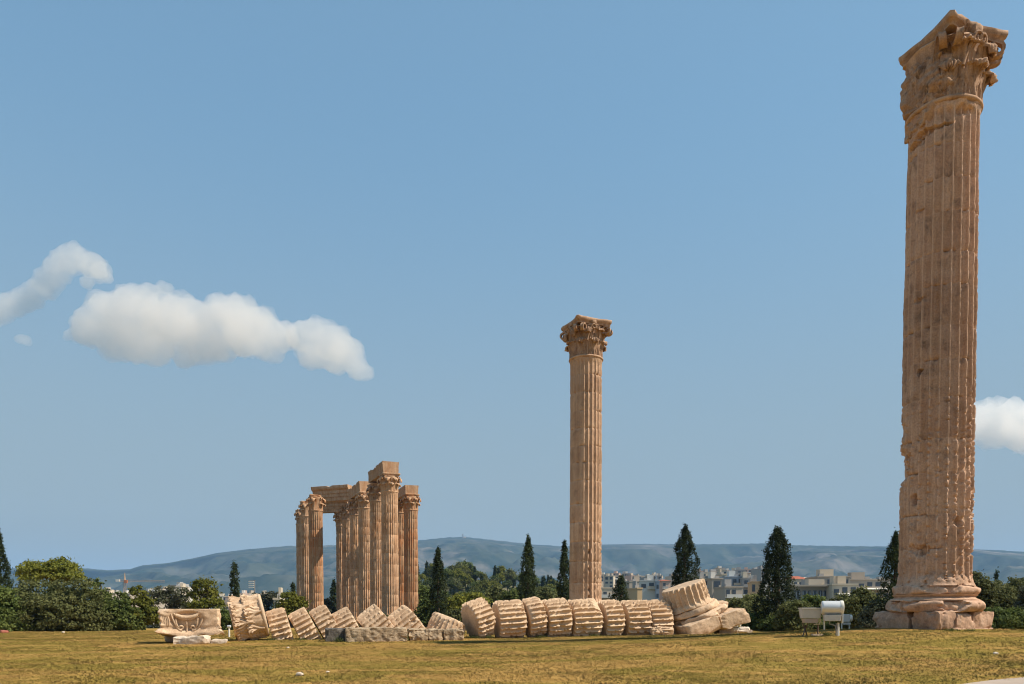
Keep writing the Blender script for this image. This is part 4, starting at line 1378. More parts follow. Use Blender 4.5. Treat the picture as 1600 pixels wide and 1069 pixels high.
LEAF_PINE = leaf_mat('pine_needle', (0.115, 0.13, 0.02), (0.20, 0.19, 0.03))
LEAF_OLIVE = leaf_mat('olive_leaf', (0.10, 0.112, 0.036), (0.18, 0.182, 0.066))
LEAF_BUSH = leaf_mat('bush_leaf', (0.066, 0.094, 0.022), (0.14, 0.165, 0.042))
LEAF_GREY = leaf_mat('grey_leaf', (0.075, 0.082, 0.045), (0.13, 0.13, 0.078))
BARK = plain('bark', (0.10, 0.075, 0.055), 0.95, 0, 0.4, 5, 0.1)

def leaves(mb, centers, outs, lsize, rng, up=0.35, aspect=0.7, outw=0.7):
    n = len(centers)
    nrm = outs * outw + rng.normal(size=(n, 3)) * 0.6
    nrm[:, 2] += up
    nrm /= np.linalg.norm(nrm, axis=1)[:, None] + 1e-9
    t = np.cross(nrm, rng.normal(size=(n, 3)))
    t /= np.linalg.norm(t, axis=1)[:, None] + 1e-9
    b = np.cross(nrm, t)
    s = (lsize * rng.uniform(0.55, 1.45, n))[:, None]
    A = centers + t * s; B = centers + b * s * aspect; Cc = centers - t * s; D = centers - b * s * aspect
    V = np.stack([A, B, Cc, D], 1).reshape(-1, 3)
    F = np.arange(n * 4).reshape(n, 4)
    return mb.add(V, F)

def crown(mb, blobs, nclump, nleaf, csize, lsize, rng, up=0.35, fill=0.25, low=False):
    """blobs: (center, radii) ellipsoids. Leaves in clumps spread over and inside them."""
    vol = np.array([b[1][0] * b[1][2] for b in blobs]); pr = vol / vol.sum()
    which = rng.choice(len(blobs), nclump, p=pr)
    d = rng.normal(size=(nclump, 3)); d /= np.linalg.norm(d, axis=1)[:, None]
    if not low: d[:, 2] = np.where(d[:, 2] < -0.35, -d[:, 2] * 0.6, d[:, 2])
    rad = np.where(rng.random(nclump) < fill, rng.uniform(0.3, 0.8, nclump), rng.uniform(0.82, 1.08, nclump))
    bc = np.array([b[0] for b in blobs])[which]; br = np.array([b[1] for b in blobs])[which]
    cc = bc + d * br * rad[:, None]
    cs = csize * rng.uniform(0.5, 1.4, nclump)
    L = rng.normal(size=(nclump, nleaf, 3)) * cs[:, None, None] * np.array([1, 1, 0.62])
    pos = (cc[:, None, :] + L).reshape(-1, 3)
    out = L / (np.linalg.norm(L, axis=2)[..., None] + 1e-9) * 0.7 + d[:, None, :] * 0.6
    return leaves(mb, pos, out.reshape(-1, 3), lsize, rng, up)

def trunk(mb, x0, z0, z1, r, rng, lean=0.0, limbs=4, spread=1.0):
    path = [(0, 0, z0), (lean * 0.3, 0.02, z0 + (z1 - z0) * 0.4), (lean * 0.7, -0.03, z0 + (z1 - z0) * 0.75), (lean, 0, z1)]
    tube(mb, path, [r * 1.25, r, r * 0.75, r * 0.35], 8)
    for k in range(limbs):
        a = rng.uniform(0, 6.28); t = rng.uniform(0.45, 0.8)
        p = np.array([lean * t, 0, z0 + (z1 - z0) * t])
        e = p + np.array([math.cos(a) * spread, math.sin(a) * spread, (z1 - z0) * 0.3])
        tube(mb, [p, (p + e) / 2 + [0, 0, 0.05], e], [r * 0.5, r * 0.35, r * 0.12], 6)

def tree(name, label, cat, Y, blobs, mat, dens=1.0, lpx=1.9, cpx=5.5, seed=0, group=None, base=None, rtrunk=0.16, up=0.35, nleaf=26):
    """blobs in photo pixels (px, py, rx, ry)"""
    u = PX(Y)
    cx = sum(b[0] * b[2] for b in blobs) / sum(b[2] for b in blobs)
    p0 = P(cx, 950, Y)
    z = gz(p0.x, Y)
    root = thing(name, label, cat, (p0.x, Y, z), 0, group)
    rng = np.random.default_rng(seed)
    W_ = []
    for (px, py, rx, ry) in blobs:
        yy = Y + rng.uniform(-0.35, 0.35) * rx * u
        p = P(px, py, yy)
        W_.append(((p.x - p0.x, yy - Y, p.z - z), (rx * u, rx * u * 0.95, ry * u)))
    low = cat == 'bush' or 'grey' in name or 'olive' in name
    if low:                                   # leaves down to the ground
        bot = min(w[0][2] - w[1][2] for w in W_)
        wl = max(w[0][0] + w[1][0] for w in W_); wr = min(w[0][0] - w[1][0] for w in W_)
        hb = max(0.5, bot + 0.6)
        for q in (0.2, 0.5, 0.8):
            W_.append(((wr + (wl - wr) * q, -0.2, hb * 0.45), ((wl - wr) * 0.24, (wl - wr) * 0.24, hb * 0.62)))
        rtrunk = min(rtrunk, 0.07)
    area = sum(w[1][0] * w[1][2] for w in W_) / u ** 2 * 3.14
    nclump = int(area / (cpx ** 2) * 1.5 * dens)
    mb = MB()
    crown(mb, W_, nclump, nleaf, cpx * u * 0.62, lpx * u, rng, up, 0.25, low)
    mb.build('crown', mat, root, kind=None)
    zt = max(w[0][2] for w in W_)
    mb = MB()
    trunk(mb, 0, -0.1, max(0.6, zt), rtrunk, rng, 0, 5, 8 * u)
    mb.build('trunk', BARK, root, 60)
    return root

def cypress(name, label, px, top, base, wpx, Y, seed, ragged=0.10, group='cypresses', lean=0.0, prof=None, dens=1.0):
    u = PX(Y)
    p0 = P(px, 950, Y)
    z = gz(p0.x, Y)
    root = thing(name, label, 'cypress', (p0.x, Y, z), 0, group)
    H = P(px, top, Y).z - z
    R = wpx * u / 2
    rng = np.random.default_rng(seed)
    pf = prof or [(0, 0.62), (0.06, 0.88), (0.2, 1.0), (0.45, 0.90), (0.65, 0.70), (0.8, 0.48), (0.92, 0.24), (1.0, 0.03)]
    ncl = int(H * R / (u * u) / 3.6 * dens)
    t = rng.random(ncl) ** 1.15
    rr = np.interp(t, [q[0] for q in pf], [q[1] for q in pf]) * R
    a = rng.uniform(0, 2 * np.pi, ncl)
    lumps = 1 + ragged * 3.0 * (fbm(np.stack([np.cos(a) * 1.3, np.sin(a) * 1.3, t * H / R * 0.9], 1) + seed, 3, seed) - 0.5) * 2
    k = rr * lumps * np.where(rng.random(ncl) < 0.3, rng.uniform(0.2, 0.8, ncl), rng.uniform(0.8, 1.05, ncl))
    cc = np.stack([k * np.cos(a) + lean * t * H, k * np.sin(a), 0.25 + t * (H - 0.3)], 1)
    nl = 16
    cs = 2.3 * u
    L = rng.normal(size=(ncl, nl, 3)) * cs * np.array([0.55, 0.55, 1.1])
    out = np.stack([np.cos(a), np.sin(a), 0.2 + 0 * a], 1)[:, None, :] + L / cs * 0.6
    mb = MB()
    leaves(mb, (cc[:, None, :] + L).reshape(-1, 3), out.reshape(-1, 3), 1.35 * u, rng, 0.15, 0.6)
    mb.build('crown', LEAF_CYP, root)
    mb = MB()
    tube(mb, [(0, 0, -0.1), (lean * H * 0.5, 0, H * 0.5), (lean * H * 0.9, 0, H * 0.9)], [R * 0.22, R * 0.14, 0.02], 8)
    mb.build('trunk', BARK, root, 60)
    return root

cypress('cypress_tree', 'tall dark cypress cut off by the photo edge above the bushes', -2, 822, 985, 46, 60, 1, 0.10, prof=[(0, 0.9), (0.2, 1.0), (0.4, 0.8), (0.6, 0.6), (0.8, 0.36), (0.93, 0.16), (1.0, 0.03)])
cypress('cypress_tree', 'thin far cypress spire beside the umbrella pine', 33, 882, 940, 9, 95, 2, 0.1)
cypress('cypress_tree', 'slim dark cypress directly behind the lying leafy capital', 367, 879, 965, 14, 78, 3, 0.08, prof=[(0, 0.8), (0.3, 0.9), (0.6, 1.0), (0.85, 0.85), (0.95, 0.5), (1, 0.1)])
cypress('cypress_tree', 'small dark conifer touching the far cluster of columns at its gap side', 458, 911, 965, 13, 95, 4, 0.2)
cypress('cypress_tree', 'dark conifer showing through the open gap between far columns', 522, 908, 975, 17, 135, 5, 0.2)
cypress('cypress_tree', 'smooth dark cypress just past the orange end column', 685, 858, 972, 27, 72, 6, 0.06)
cypress('cypress_tree', 'tall slender cypress standing alone before the wooded hill', 825, 840, 965, 29, 70, 7, 0.12)
cypress('cypress_tree', 'cypress half hidden by the shaft of the complete column', 882, 846, 960, 25, 76, 8, 0.14)
cypress('cypress_tree', 'small squat cypress among the houses', 970, 901, 965, 30, 74, 9, 0.25, prof=[(0, 0.9), (0.3, 1.0), (0.6, 0.85), (0.8, 0.6), (0.93, 0.35), (1, 0.1)])
cypress('cypress_tree', 'ragged leaning cypress behind the tilted base drum', 1067, 823, 968, 46, 62, 10, 0.26, lean=0.02)
cypress('cypress_tree', 'widest ragged cypress between the slabs and the floodlights', 1214, 825, 980, 60, 54, 11, 0.22, prof=[(0, 0.75), (0.1, 0.85), (0.3, 1.0), (0.5, 0.78), (0.68, 0.62), (0.82, 0.52), (0.93, 0.3), (1, 0.06)])
cypress('cypress_tree', 'dark ragged cypress peeking out behind the tall near column', 1398, 832, 965, 44, 44, 12, 0.34)
cypress('cypress_tree', 'thin spire of a far cypress over the bushes past the tall near column', 1556, 894, 950, 9, 110, 13, 0.1)

tree('umbrella_pine', 'flat topped bright pine rising over the big bush', 'pine tree', 66, [(62, 895, 30, 14), (92, 893, 30, 17), (80, 905, 44, 14), (105, 905, 24, 12), (48, 886, 10, 9), (98, 880, 9, 9)], LEAF_PINE, 1.2, 1.8, 5.5, 21, rtrunk=0.25)
tree('olive_bush', 'large rounded grey green bush at the lawn edge', 'bush', 57, [(62, 938, 40, 30), (118, 935, 36, 30), (90, 958, 60, 28), (142, 965, 24, 22), (45, 965, 30, 22)], LEAF_OLIVE, 1.25, 1.9, 6, 22, rtrunk=0.12)
tree('dark_bush', 'dark bush under the cut off cypress', 'bush', 54, [(4, 950, 22, 36), (-30, 945, 30, 40), (8, 972, 20, 16), (-90, 940, 45, 45)], LEAF_BUSH, 1.2, 1.8, 5.5, 23, rtrunk=0.1)
tree('dark_conifer', 'dark pointed conifer between the big bush and the bright shrubs', 'tree', 64, [(149, 915, 8, 10), (152, 930, 16, 12), (160, 948, 22, 20), (165, 968, 24, 16)], LEAF_BUSH, 1.1, 1.8, 5, 24)
tree('green_shrub', 'dark green shrub beneath the crane', 'bush', 60, [(185, 945, 22, 18), (192, 965, 26, 20), (175, 968, 16, 16)], LEAF_BUSH, 1.15, 1.8, 5, 25)
tree('pine_tree', 'yellow green pine with layered boughs behind the scroll carved block', 'pine tree', 61, [(216, 926, 12, 10), (218, 942, 18, 12), (222, 958, 24, 14), (232, 970, 24, 14)], LEAF_PINE, 1.0, 1.9, 5, 26)
tree('grey_tree', 'grey green loose tree in front of the white far houses', 'tree', 80, [(248, 930, 12, 12), (262, 928, 12, 11), (285, 932, 12, 12), (255, 948, 20, 16), (282, 950, 18, 18), (262, 968, 26, 16)], LEAF_GREY, 1.0, 1.7, 5, 27)
tree('pine_tree', 'rounded bright pine directly over the scroll carved block', 'pine tree', 65, [(320, 915, 17, 12), (318, 930, 24, 14), (330, 946, 20, 13), (310, 950, 20, 14), (340, 962, 16, 10), (322, 972, 26, 13)], LEAF_PINE, 1.15, 1.8, 5.5, 28, rtrunk=0.25)
tree('low_shrub', 'low shaded shrub between the round pine and the leafy capital', 'bush', 62, [(348, 968, 16, 16), (360, 972, 16, 13), (375, 972, 20, 14)], LEAF_BUSH, 1.0, 1.8, 5, 29)
tree('pine_tree', 'yellow green pine bough against the outermost far column', 'pine tree', 85, [(452, 935, 14, 10), (462, 944, 16, 12), (446, 950, 16, 14), (458, 968, 24, 18)], LEAF_PINE, 1.0, 1.7, 5, 30)
for k, (px, py, rx, ry) in enumerate([(402, 940, 12, 11), (418, 936, 11, 11), (432, 938, 12, 11), (408, 955, 16, 12), (440, 958, 14, 12), (425, 968, 16, 10)]):
    tree('far_tree', ['far grey tree nearest the antenna mast', 'far grey tree above the little beige house', 'far grey tree beside the yellow green pine bough', 'lower grey tree behind the first tilted drum', 'lower grey tree behind the yellow green pine bough', 'lowest grey tree behind the second tilted drum'][k], 'tree', 150, [(px, py, rx, ry), (px + 5, py + 8, rx, ry)], LEAF_GREY, 1.0, 1.5, 4, 31 + k, 'grey trees beyond the lawn')
BUSHES = [  # px, py, rx, ry, Y, mat, label
    (668, 950, 16, 16, 88, LEAF_BUSH, 'dark bush between the orange end column and the smooth cypress'),
    (712, 945, 20, 17, 95, LEAF_PINE, 'bright bush beyond the smooth cypress'),
    (742, 940, 22, 16, 105, LEAF_PINE, 'olive green bush over the drum standing apart'),
    (706, 965, 24, 14, 80, LEAF_OLIVE, 'grey bush right behind the broken drum'),
    (775, 932, 22, 16, 110, LEAF_OLIVE, 'rounded bush at the foot of the wooded hill'),
    (800, 938, 20, 16, 100, LEAF_BUSH, 'dark bush beside the tall slender cypress'),
    (852, 932, 20, 14, 105, LEAF_OLIVE, 'olive bush between two cypresses'),
    (858, 950, 22, 14, 90, LEAF_PINE, 'yellowish bush above the short cracked drum'),
    (655, 930, 16, 18, 120, LEAF_BUSH, 'green bush seen past the edge of the orange end column'),
    (510, 955, 14, 22, 120, LEAF_GREY, 'grey bush filling the foot of the open gap'),
    (480, 972, 40, 16, 90, LEAF_BUSH, 'wide dark bush behind the third tilted drum'),
    (600, 975, 60, 14, 90, LEAF_BUSH, 'long low bush behind the far cluster base'),
    (1150, 955, 28, 22, 58, LEAF_OLIVE, 'tall olive bush behind the jutting base slab'),
    (1180, 948, 26, 22, 62, LEAF_OLIVE, 'olive bush touching the widest cypress'),
    (1122, 958, 24, 18, 64, LEAF_BUSH, 'dark bush rising over the rounded base rings'),
    (1172, 972, 34, 16, 55, LEAF_BUSH, 'low dark bush at the ground past the base slabs'),
    (1243, 958, 30, 24, 50, LEAF_OLIVE, 'olive bush behind the hopper shaped floodlight'),
    (1268, 948, 24, 20, 58, LEAF_BUSH, 'bush between the hopper and the drum floodlights'),
    (1215, 974, 26, 14, 52, LEAF_BUSH, 'dark shrub hugging the foot of the widest cypress'),
    (1318, 952, 24, 26, 52, LEAF_OLIVE, 'olive bush right behind the white drum floodlight'),
    (1350, 945, 30, 28, 48, LEAF_OLIVE, 'high olive bush under the white awning'),
    (1370, 962, 26, 26, 44, LEAF_GREY, 'brownish grey bush beside the base of the tall column'),
    (1325, 975, 60, 14, 50, LEAF_BUSH, 'long low shaded hedge behind the floodlights'),
    (1528, 925, 26, 34, 46, LEAF_OLIVE, 'olive tree touching the lower shaft of the tall column'),
    (1560, 940, 26, 34, 50, LEAF_OLIVE, 'middle olive tree past the tall column'),
    (1592, 930, 26, 30, 54, LEAF_OLIVE, 'rounded olive tree at the photo edge past the tall column'),
    (1625, 945, 34, 40, 44, LEAF_GREY, 'dark grey olive tree partly beyond the photo edge'),
    (1560, 968, 60, 20, 42, LEAF_BUSH, 'low shaded bush under the olive trees'),
    (1690, 930, 50, 50, 46, LEAF_OLIVE, 'olive tree beyond the photo edge'),
]
for k, (px, py, rx, ry, Y, mt, lb) in enumerate(BUSHES):
    rr = random.Random(k + 5)
    bl = [(px, py, rx * 0.8, ry * 0.85), (px - rx * 0.45, py + ry * 0.25, rx * 0.6, ry * 0.65), (px + rx * 0.5, py + ry * 0.2, rx * 0.55, ry * 0.7), (px + rx * rr.uniform(-0.3, 0.3), py - ry * 0.35, rx * 0.5, ry * 0.55)]
    tree('olive_tree' if 'tree' in lb else 'bush', lb, 'tree' if 'tree' in lb else 'bush', Y, bl, mt, 1.1, 1.8, 5, 60 + k, 'bushes and olive trees around the ruins', rtrunk=0.09)

# wooded hill: prototypes, then copies
def proto(kind, seed):
    rng = np.random.default_rng(seed)
    u = 0.29
    mb = MB()
    if kind == 'cypress':
        t = rng.random(260); a = rng.uniform(0, 6.28, 260)
        r = 1.15 * np.interp(t, [0, 0.2, 0.6, 1], [0.7, 1, 0.6, 0.04]) * rng.uniform(0.6, 1.05, 260)
        cc = np.stack([r * np.cos(a), r * np.sin(a), 0.3 + t * 8.2], 1)
        L = rng.normal(size=(260, 6, 3)) * [0.25, 0.25, 0.5]
        leaves(mb, (cc[:, None] + L).reshape(-1, 3), np.repeat(np.stack([np.cos(a), np.sin(a), 0 * a], 1), 6, 0), 0.34, rng, 0.1)
        return mb.mesh('forest_cypress', LEAF_CYP)
    h = {'pine': 4.9, 'broad': 4.2, 'dark': 5.0}[kind]
    bl = [((0, 0, h), (2.4, 2.3, 1.5)), ((-1.3, 0.3, h - 0.9), (1.9, 1.8, 1.3)), ((1.4, -0.4, h - 0.7), (1.9, 1.8, 1.3)), ((0.2, 0.9, h - 1.6), (2.4, 2.1, 1.6)), ((0.3, -0.8, h + 0.9), (1.3, 1.2, 0.9))]
    crown(mb, bl, 150, 14, 0.42, 0.27, rng)
    tube(mb, [(0, 0, -0.4), (0.1, 0, h * 0.5), (0, 0, h)], [0.3, 0.22, 0.1], 6)
    return mb.mesh('forest_tree', {'pine': LEAF_PINE, 'broad': LEAF_OLIVE, 'dark': LEAF_BUSH}[kind])
protos = {k: [proto(k, 500 + i * 7 + j) for j in range(2)] for i, k in enumerate(('pine', 'broad', 'dark', 'cypress'))}
FL = {'pine': ('hill_pine', 'yellow green pine among the trees covering the hill', 'pine tree'), 'broad': ('hill_tree', 'olive green round tree among those covering the hill', 'tree'),
      'dark': ('hill_oak', 'dark green bushy tree among those covering the hill', 'tree'), 'cypress': ('hill_cypress', 'thin dark cypress spire among the trees covering the hill', 'cypress')}
rngf = random.Random(77)
cnt = 0
for _ in range(4000):
    if cnt >= 230: break
    Y = rngf.uniform(255, 400)
    px = rngf.uniform(640, 905)
    x = (px - 800) / 1200 * Y
    z = gz(x, Y)
    if z < -5.5: continue
    k = rngf.choices(('pine', 'broad', 'dark', 'cypress'), (0.30, 0.26, 0.30, 0.14))[0]
    nm, lb, ct_ = FL[k]
    o = bpy.data.objects.new(nm, rngf.choice(protos[k]))
    C.objects.link(o)
    s = rngf.uniform(0.75, 1.25)
    o.location = (x, Y, z - 0.2); o.scale = (s, s, s * rngf.uniform(0.85, 1.15)); o.rotation_euler = (0, 0, rngf.uniform(0, 6.28))
    hgt = 'high on the wooded hill' if z > 9 else 'midway up the wooded hill' if z > 1 else 'low on the wooded hill'
    side = 'near the smooth cypress' if px < 735 else 'near the tall slender cypress' if px < 835 else 'toward the complete column'
    kind_ = {'pine': 'yellow green pine', 'broad': 'olive green round tree', 'dark': 'dark green bushy tree', 'cypress': 'thin dark cypress spire'}[k]
    tag(o, kind_ + ' ' + hgt + ' ' + side, ct_, 'trees covering the hill (' + k + ')')
    cnt += 1

# ------------------------------------------------------------------ city
WALLM = {k: plain('wall_' + k, c, 0.9, 0, 0.10, 0.25, 0.1) for k, c in {'white': (0.64, 0.60, 0.54), 'cream': (0.55, 0.46, 0.35), 'beige': (0.42, 0.35, 0.28), 'pink': (0.50, 0.37, 0.30), 'grey': (0.36, 0.34, 0.32), 'ochre': (0.55, 0.38, 0.22), 'brown': (0.26, 0.18, 0.14), 'blue': (0.33, 0.37, 0.42)}.items()}
ROOFT = plain('roof_tile_red', (0.34, 0.10, 0.055), 0.9, 0, 0.25, 1)
WINM = plain('window_glass', (0.05, 0.06, 0.075), 0.2, 0, 0.1, 1, 0.5)
SHUT = plain('roof_grey_metal', (0.20, 0.20, 0.20), 0.6, 0, 0.2)
UNIT = box(MB(), (0, 0, 0), (1, 1, 1)).mesh('unit', None)
UMESH = {}
def ubox(name, mat, parent, loc, size, rot=None):
    key = mat.name
    if key not in UMESH:
        me = UNIT.copy(); me.materials.append(mat); UMESH[key] = me
    o = bpy.data.objects.new(name, UMESH[key])
    C.objects.link(o); o.parent = parent
    o.location = loc; o.scale = size
    if rot: o.rotation_euler = rot
    return o
def building(label, px0, px1, pyt, Y, wall, floors=5, bays=3, depth=11, yaw=0.0, balcony=True, group=None, roof=None, extra=None, seed=0, name='apartment_building', win=True, cat='building'):
    u = PX(Y)
    w = (px1 - px0) * u
    p = P((px0 + px1) / 2, pyt, Y)
    z = gz(p.x, Y) - 1.0
    H = p.z - z
    root = thing(name, label, cat, (p.x, Y + depth / 2, z), R_(yaw), group)
    rng = random.Random(seed * 13 + int(px0))
    fh = 3.1
    ubox('wall', WALLM[wall], root, (0, 0, H / 2), (w, depth, H))
    fy = -depth / 2
    ubox('parapet', WALLM[wall], root, (0, 0, H + 0.15), (w + 0.3, depth + 0.3, 0.35))
    if roof == 'red':
        mb = MB(); V = [(-w / 2 - .4, fy - .4, 0), (w / 2 + .4, fy - .4, 0), (w / 2 + .4, -fy + .4, 0), (-w / 2 - .4, -fy + .4, 0), (-w * 0.2, 0, w * 0.2), (w * 0.2, 0, w * 0.2)]
        mb.add(V, [np.array([[0, 1, 5, 4], [2, 3, 4, 5]]), np.array([[1, 2, 5], [3, 0, 4], ]), np.array([[3, 2, 1, 0]])])
        o = mb.build('roof', ROOFT, root); o.location = (0, 0, H + 0.33)
    else:
        for k in range(rng.randint(1, 2)):
            ww = w * rng.uniform(0.2, 0.45)
            ubox('roof_house', WALLM[rng.choice(('white', 'cream', 'grey', wall))], root, (rng.uniform(-0.25, 0.25) * w, rng.uniform(-1, 3), H + 0.33 + 1.0), (ww, depth * 0.3, 2.0))
        ubox('water_tank', WALLM['grey'], root, (rng.uniform(-0.4, 0.4) * w, -1, H + 0.33 + 0.4), (1.2, 1.0, 0.8))
    if win:
        for f in range(floors):
            zf = H - 1.6 - f * fh
            if zf < 1: break
            for b in range(bays):
                xb = (b + 0.5) / bays * w - w / 2
                if rng.random() < 0.85:
                    ww = min(w / bays * 0.6, 2.4)
                    hh = rng.choice((1.4, 2.0, 2.0))
                    wf = ubox('window', WINM, root, (xb, fy - 0.03, zf - (2.0 - hh) * 0.2), (ww, 0.12, hh))
            if balcony and rng.random() < 0.85:
                bw = w * rng.choice((1.0, 1.0, 0.6, 0.5)); bx = rng.choice((-1, 1)) * (w - bw) / 2
                bal = ubox('balcony', WALLM[rng.choice(('white', wall, wall))], root, (bx, fy - 0.75, zf - 1.15), (bw, 1.5, 0.18))
                rail = ubox('balcony_rail', WALLM[rng.choice(('white', wall, 'grey', 'cream'))], bal, (bx, fy - 1.46, zf - 0.65), (bw, 0.08, 0.80))
                rail.matrix_parent_inverse = Matrix.LocRotScale(bal.location, None, bal.scale).inverted()
    if extra: extra(root, w, H, fy)
    return root
def awn(root, w, H, fy):
    ubox('awning', WALLM['white'], root, (w * 0.1, fy - 1.6, H - 2.4), (w * 0.8, 3.2, 0.25), (R_(12), 0, 0))
def glassy(root, w, H, fy):
    for k in range(14):
        ubox('mullion', WALLM['blue'], root, ((k + 0.5) / 14 * w - w / 2, fy - 0.18, H - 2.4), (0.22, 0.2, 3.2))
    ubox('roof_slab', WALLM['beige'], root, (0, fy - 0.6, H + 0.55), (w + 2.5, 3, 0.4))
    ubox('ledge', WALLM['white'], root, (0, fy - 0.8, H - 4.4), (w + 2, 2.2, 0.6))
CITY = [
    ('low house with two white balcony slabs beside the complete column', 932, 959, 919.5, 230, 'cream', 4, 3, 0, {}),
    ('plain beige block beside the small squat cypress', 981, 1003, 909, 300, 'beige', 1, 1, 6, dict(balcony=False, win=False)),
    ('white stepped house above the last lying drums', 1003, 1027, 908, 270, 'white', 4, 2, -8, {}),
    ('narrow pale blue tower next to the white stepped house', 1028, 1033.5, 909, 265, 'blue', 4, 1, -8, dict(balcony=False)),
    ('red roofed house beside the leaning cypress', 1033, 1046, 909, 300, 'pink', 3, 2, 5, dict(roof='red')),
    ('low ochre house above the small squat cypress side', 991, 999, 920, 215, 'ochre', 2, 1, 10, dict(balcony=False)),
    ('cream house rising right over the tilted base drum', 1097, 1111, 905, 230, 'cream', 4, 2, 4, {}),
    ('flat roofed house with one wide dark window', 1111, 1128, 905, 225, 'beige', 4, 1, 3, {}),
    ('slim tall tower among the houses behind the base slabs', 1127, 1134.5, 898, 290, 'cream', 4, 1, 2, dict(balcony=False)),
    ('bluish house with a metal clad top floor', 1135, 1163, 902, 250, 'blue', 5, 3, -3, {}),
    ('grey flat house next to the widest cypress', 1163, 1181, 904, 245, 'grey', 4, 2, -4, {}),
    ('sunny ochre house touching the widest cypress', 1180, 1195, 910, 215, 'ochre', 3, 2, -12, dict(balcony=False)),
    ('lower terrace house before the bluish house', 1132, 1160, 918, 205, 'beige', 3, 3, 2, {}),
    ('pale house emerging from behind the widest cypress', 1236, 1262, 906, 330, 'cream', 3, 3, 8, dict(roof='red')),
    ('long glazed building above the floodlights', 1238, 1312, 919, 190, 'grey', 2, 9, -3, dict(balcony=False, extra=glassy)),
    ('penthouse block stacked behind the long glazed building', 1280, 1329, 902, 205, 'beige', 3, 4, -3, {}),
    ('house under a bright white awning near the tall column', 1304, 1342, 914, 185, 'cream', 3, 3, -5, dict(extra=awn)),
    ('long low house with a white awning strip beside the dark ragged cypress', 1330, 1392, 906.5, 215, 'beige', 4, 5, -4, dict(extra=awn)),
    ('little beige house among the grey far trees', 420, 428.5, 937, 140, 'cream', 1, 1, 10, dict(balcony=False)),
]
for k, (lb, a, b, t, Y, wl, fl, by, yw, kw) in enumerate(CITY):
    building(lb, a, b, t, Y, wl, fl, by, 10, yw, seed=k, **kw)
rngc = random.Random(5)
def far_row(x0, x1, ya, yb, Ya, Yb, n, lb, grp):
    for k in range(n):
        px = x0 + (x1 - x0) * (k + rngc.uniform(0.1, 0.9)) / n
        wpx = rngc.uniform(7, 15)
        tone = rngc.choice(('white', 'cream', 'cream', 'beige', 'pink', 'grey'))
        building(lb.replace('pale', tone).replace('white', tone), px - wpx / 2, px + wpx / 2, rngc.uniform(ya, yb), rngc.uniform(Ya, Yb), tone, 3, rngc.choice((2, 3)), 14, rngc.uniform(-20, 20), rngc.random() < 0.5, grp, seed=100 + k)
far_row(925, 1095, 896, 910, 520, 800, 28, 'small pale apartment block on the skyline behind the lying drums', 'far apartment blocks behind the drums')
far_row(1085, 1200, 888, 902, 480, 700, 22, 'small pale apartment block on the skyline over the base slabs', 'far apartment blocks over the slabs')
far_row(1225, 1420, 900, 912, 450, 700, 26, 'small pale apartment block on the skyline over the floodlights', 'far apartment blocks over the floodlights')
far_row(155, 250, 921, 931, 420, 650, 12, 'small white apartment block under the crane jib', 'far white blocks under the crane')
far_row(252, 312, 914, 925, 450, 650, 9, 'small white apartment block near the round pine', 'far white blocks by the pine')
far_row(338, 412, 926, 935, 450, 700, 7, 'small white apartment block near the slim cypress', 'far white blocks by the cypress')
far_row(860, 925, 912, 920, 600, 800, 5, 'small pale apartment block past the end of the wooded hill', 'far apartment blocks past the hill')

# ------------------------------------------------------------------ crane, sign mast, summit mast
def truss(mb, a, b, w, r, n):
    a, b = np.array(a, float), np.array(b, float)
    d = (b - a); L = np.linalg.norm(d); d /= L
    s = np.cross(d, [0, 1, 0.01]); s /= np.linalg.norm(s); q = np.cross(d, s)
    cs = [s * w / 2 + q * w / 2, s * w / 2 - q * w / 2, -s * w / 2 - q * w / 2, -s * w / 2 + q * w / 2]
    for c in cs: tube(mb, [a + c, b + c], r, 4)
    for k in range(n):
        p, e = a + d * L * k / n, a + d * L * (k + 1) / n
        for i in range(4):
            tube(mb, [p + cs[i], e + cs[(i + 1) % 4]], r * 0.6, 3)
def crane():
    Y = 520.0
    m1 = plain('crane_paint', (0.40, 0.27, 0.18), 0.6, 0.0, 0.15)
    p = P(195, 905, Y); z = gz(p.x, Y)
    root = thing('tower_crane', 'orange tower crane with a long jib over the far white houses', 'crane', (p.x, Y, z))
    zz = lambda py: P(195, py, Y).z - z
    u = PX(Y)
    mb = MB(); truss(mb, (0, 0, 0), (0, 0, zz(909)), 1.4, 0.10, 18); mb.build('mast', m1, root)
    mb = MB(); truss(mb, (0, 0, zz(907.5)), (62 * u, 0, zz(908.5)), 1.1, 0.08, 26); mb.build('jib', m1, root)
    mb = MB(); truss(mb, (-12 * u, 0, zz(907)), (0, 0, zz(907.5)), 1.1, 0.08, 6); mb.build('counter_jib', m1, root)
    mb = MB(); box(mb, (-10.5 * u, 0, zz(907.2)), (5.5 * u, 2, 1.5)); mb.build('counterweight', WALLM['white'], root)
    mb = MB(); tube(mb, [(0, 0, zz(909)), (0, 0, zz(895))], [0.8, 0.15], 4); mb.build('tower_peak', m1, root)
    mb = MB(); box(mb, (1.2, -0.8, zz(909)), (1.8, 1.5, 2.0)); mb.build('cab', plain('crane_cab', (0.42, 0.15, 0.06), 0.5), root)
    mb = MB()
    tube(mb, [(0, 0, zz(895.3)), (45 * u, 0, zz(907.5))], 0.06, 3); mb.build('stay_rope', MAT_STEEL, root)
    mb = MB(); tube(mb, [(0, 0, zz(895.3)), (-11 * u, 0, zz(906.5))], 0.06, 3); mb.build('stay_rope', MAT_STEEL, root)
crane()
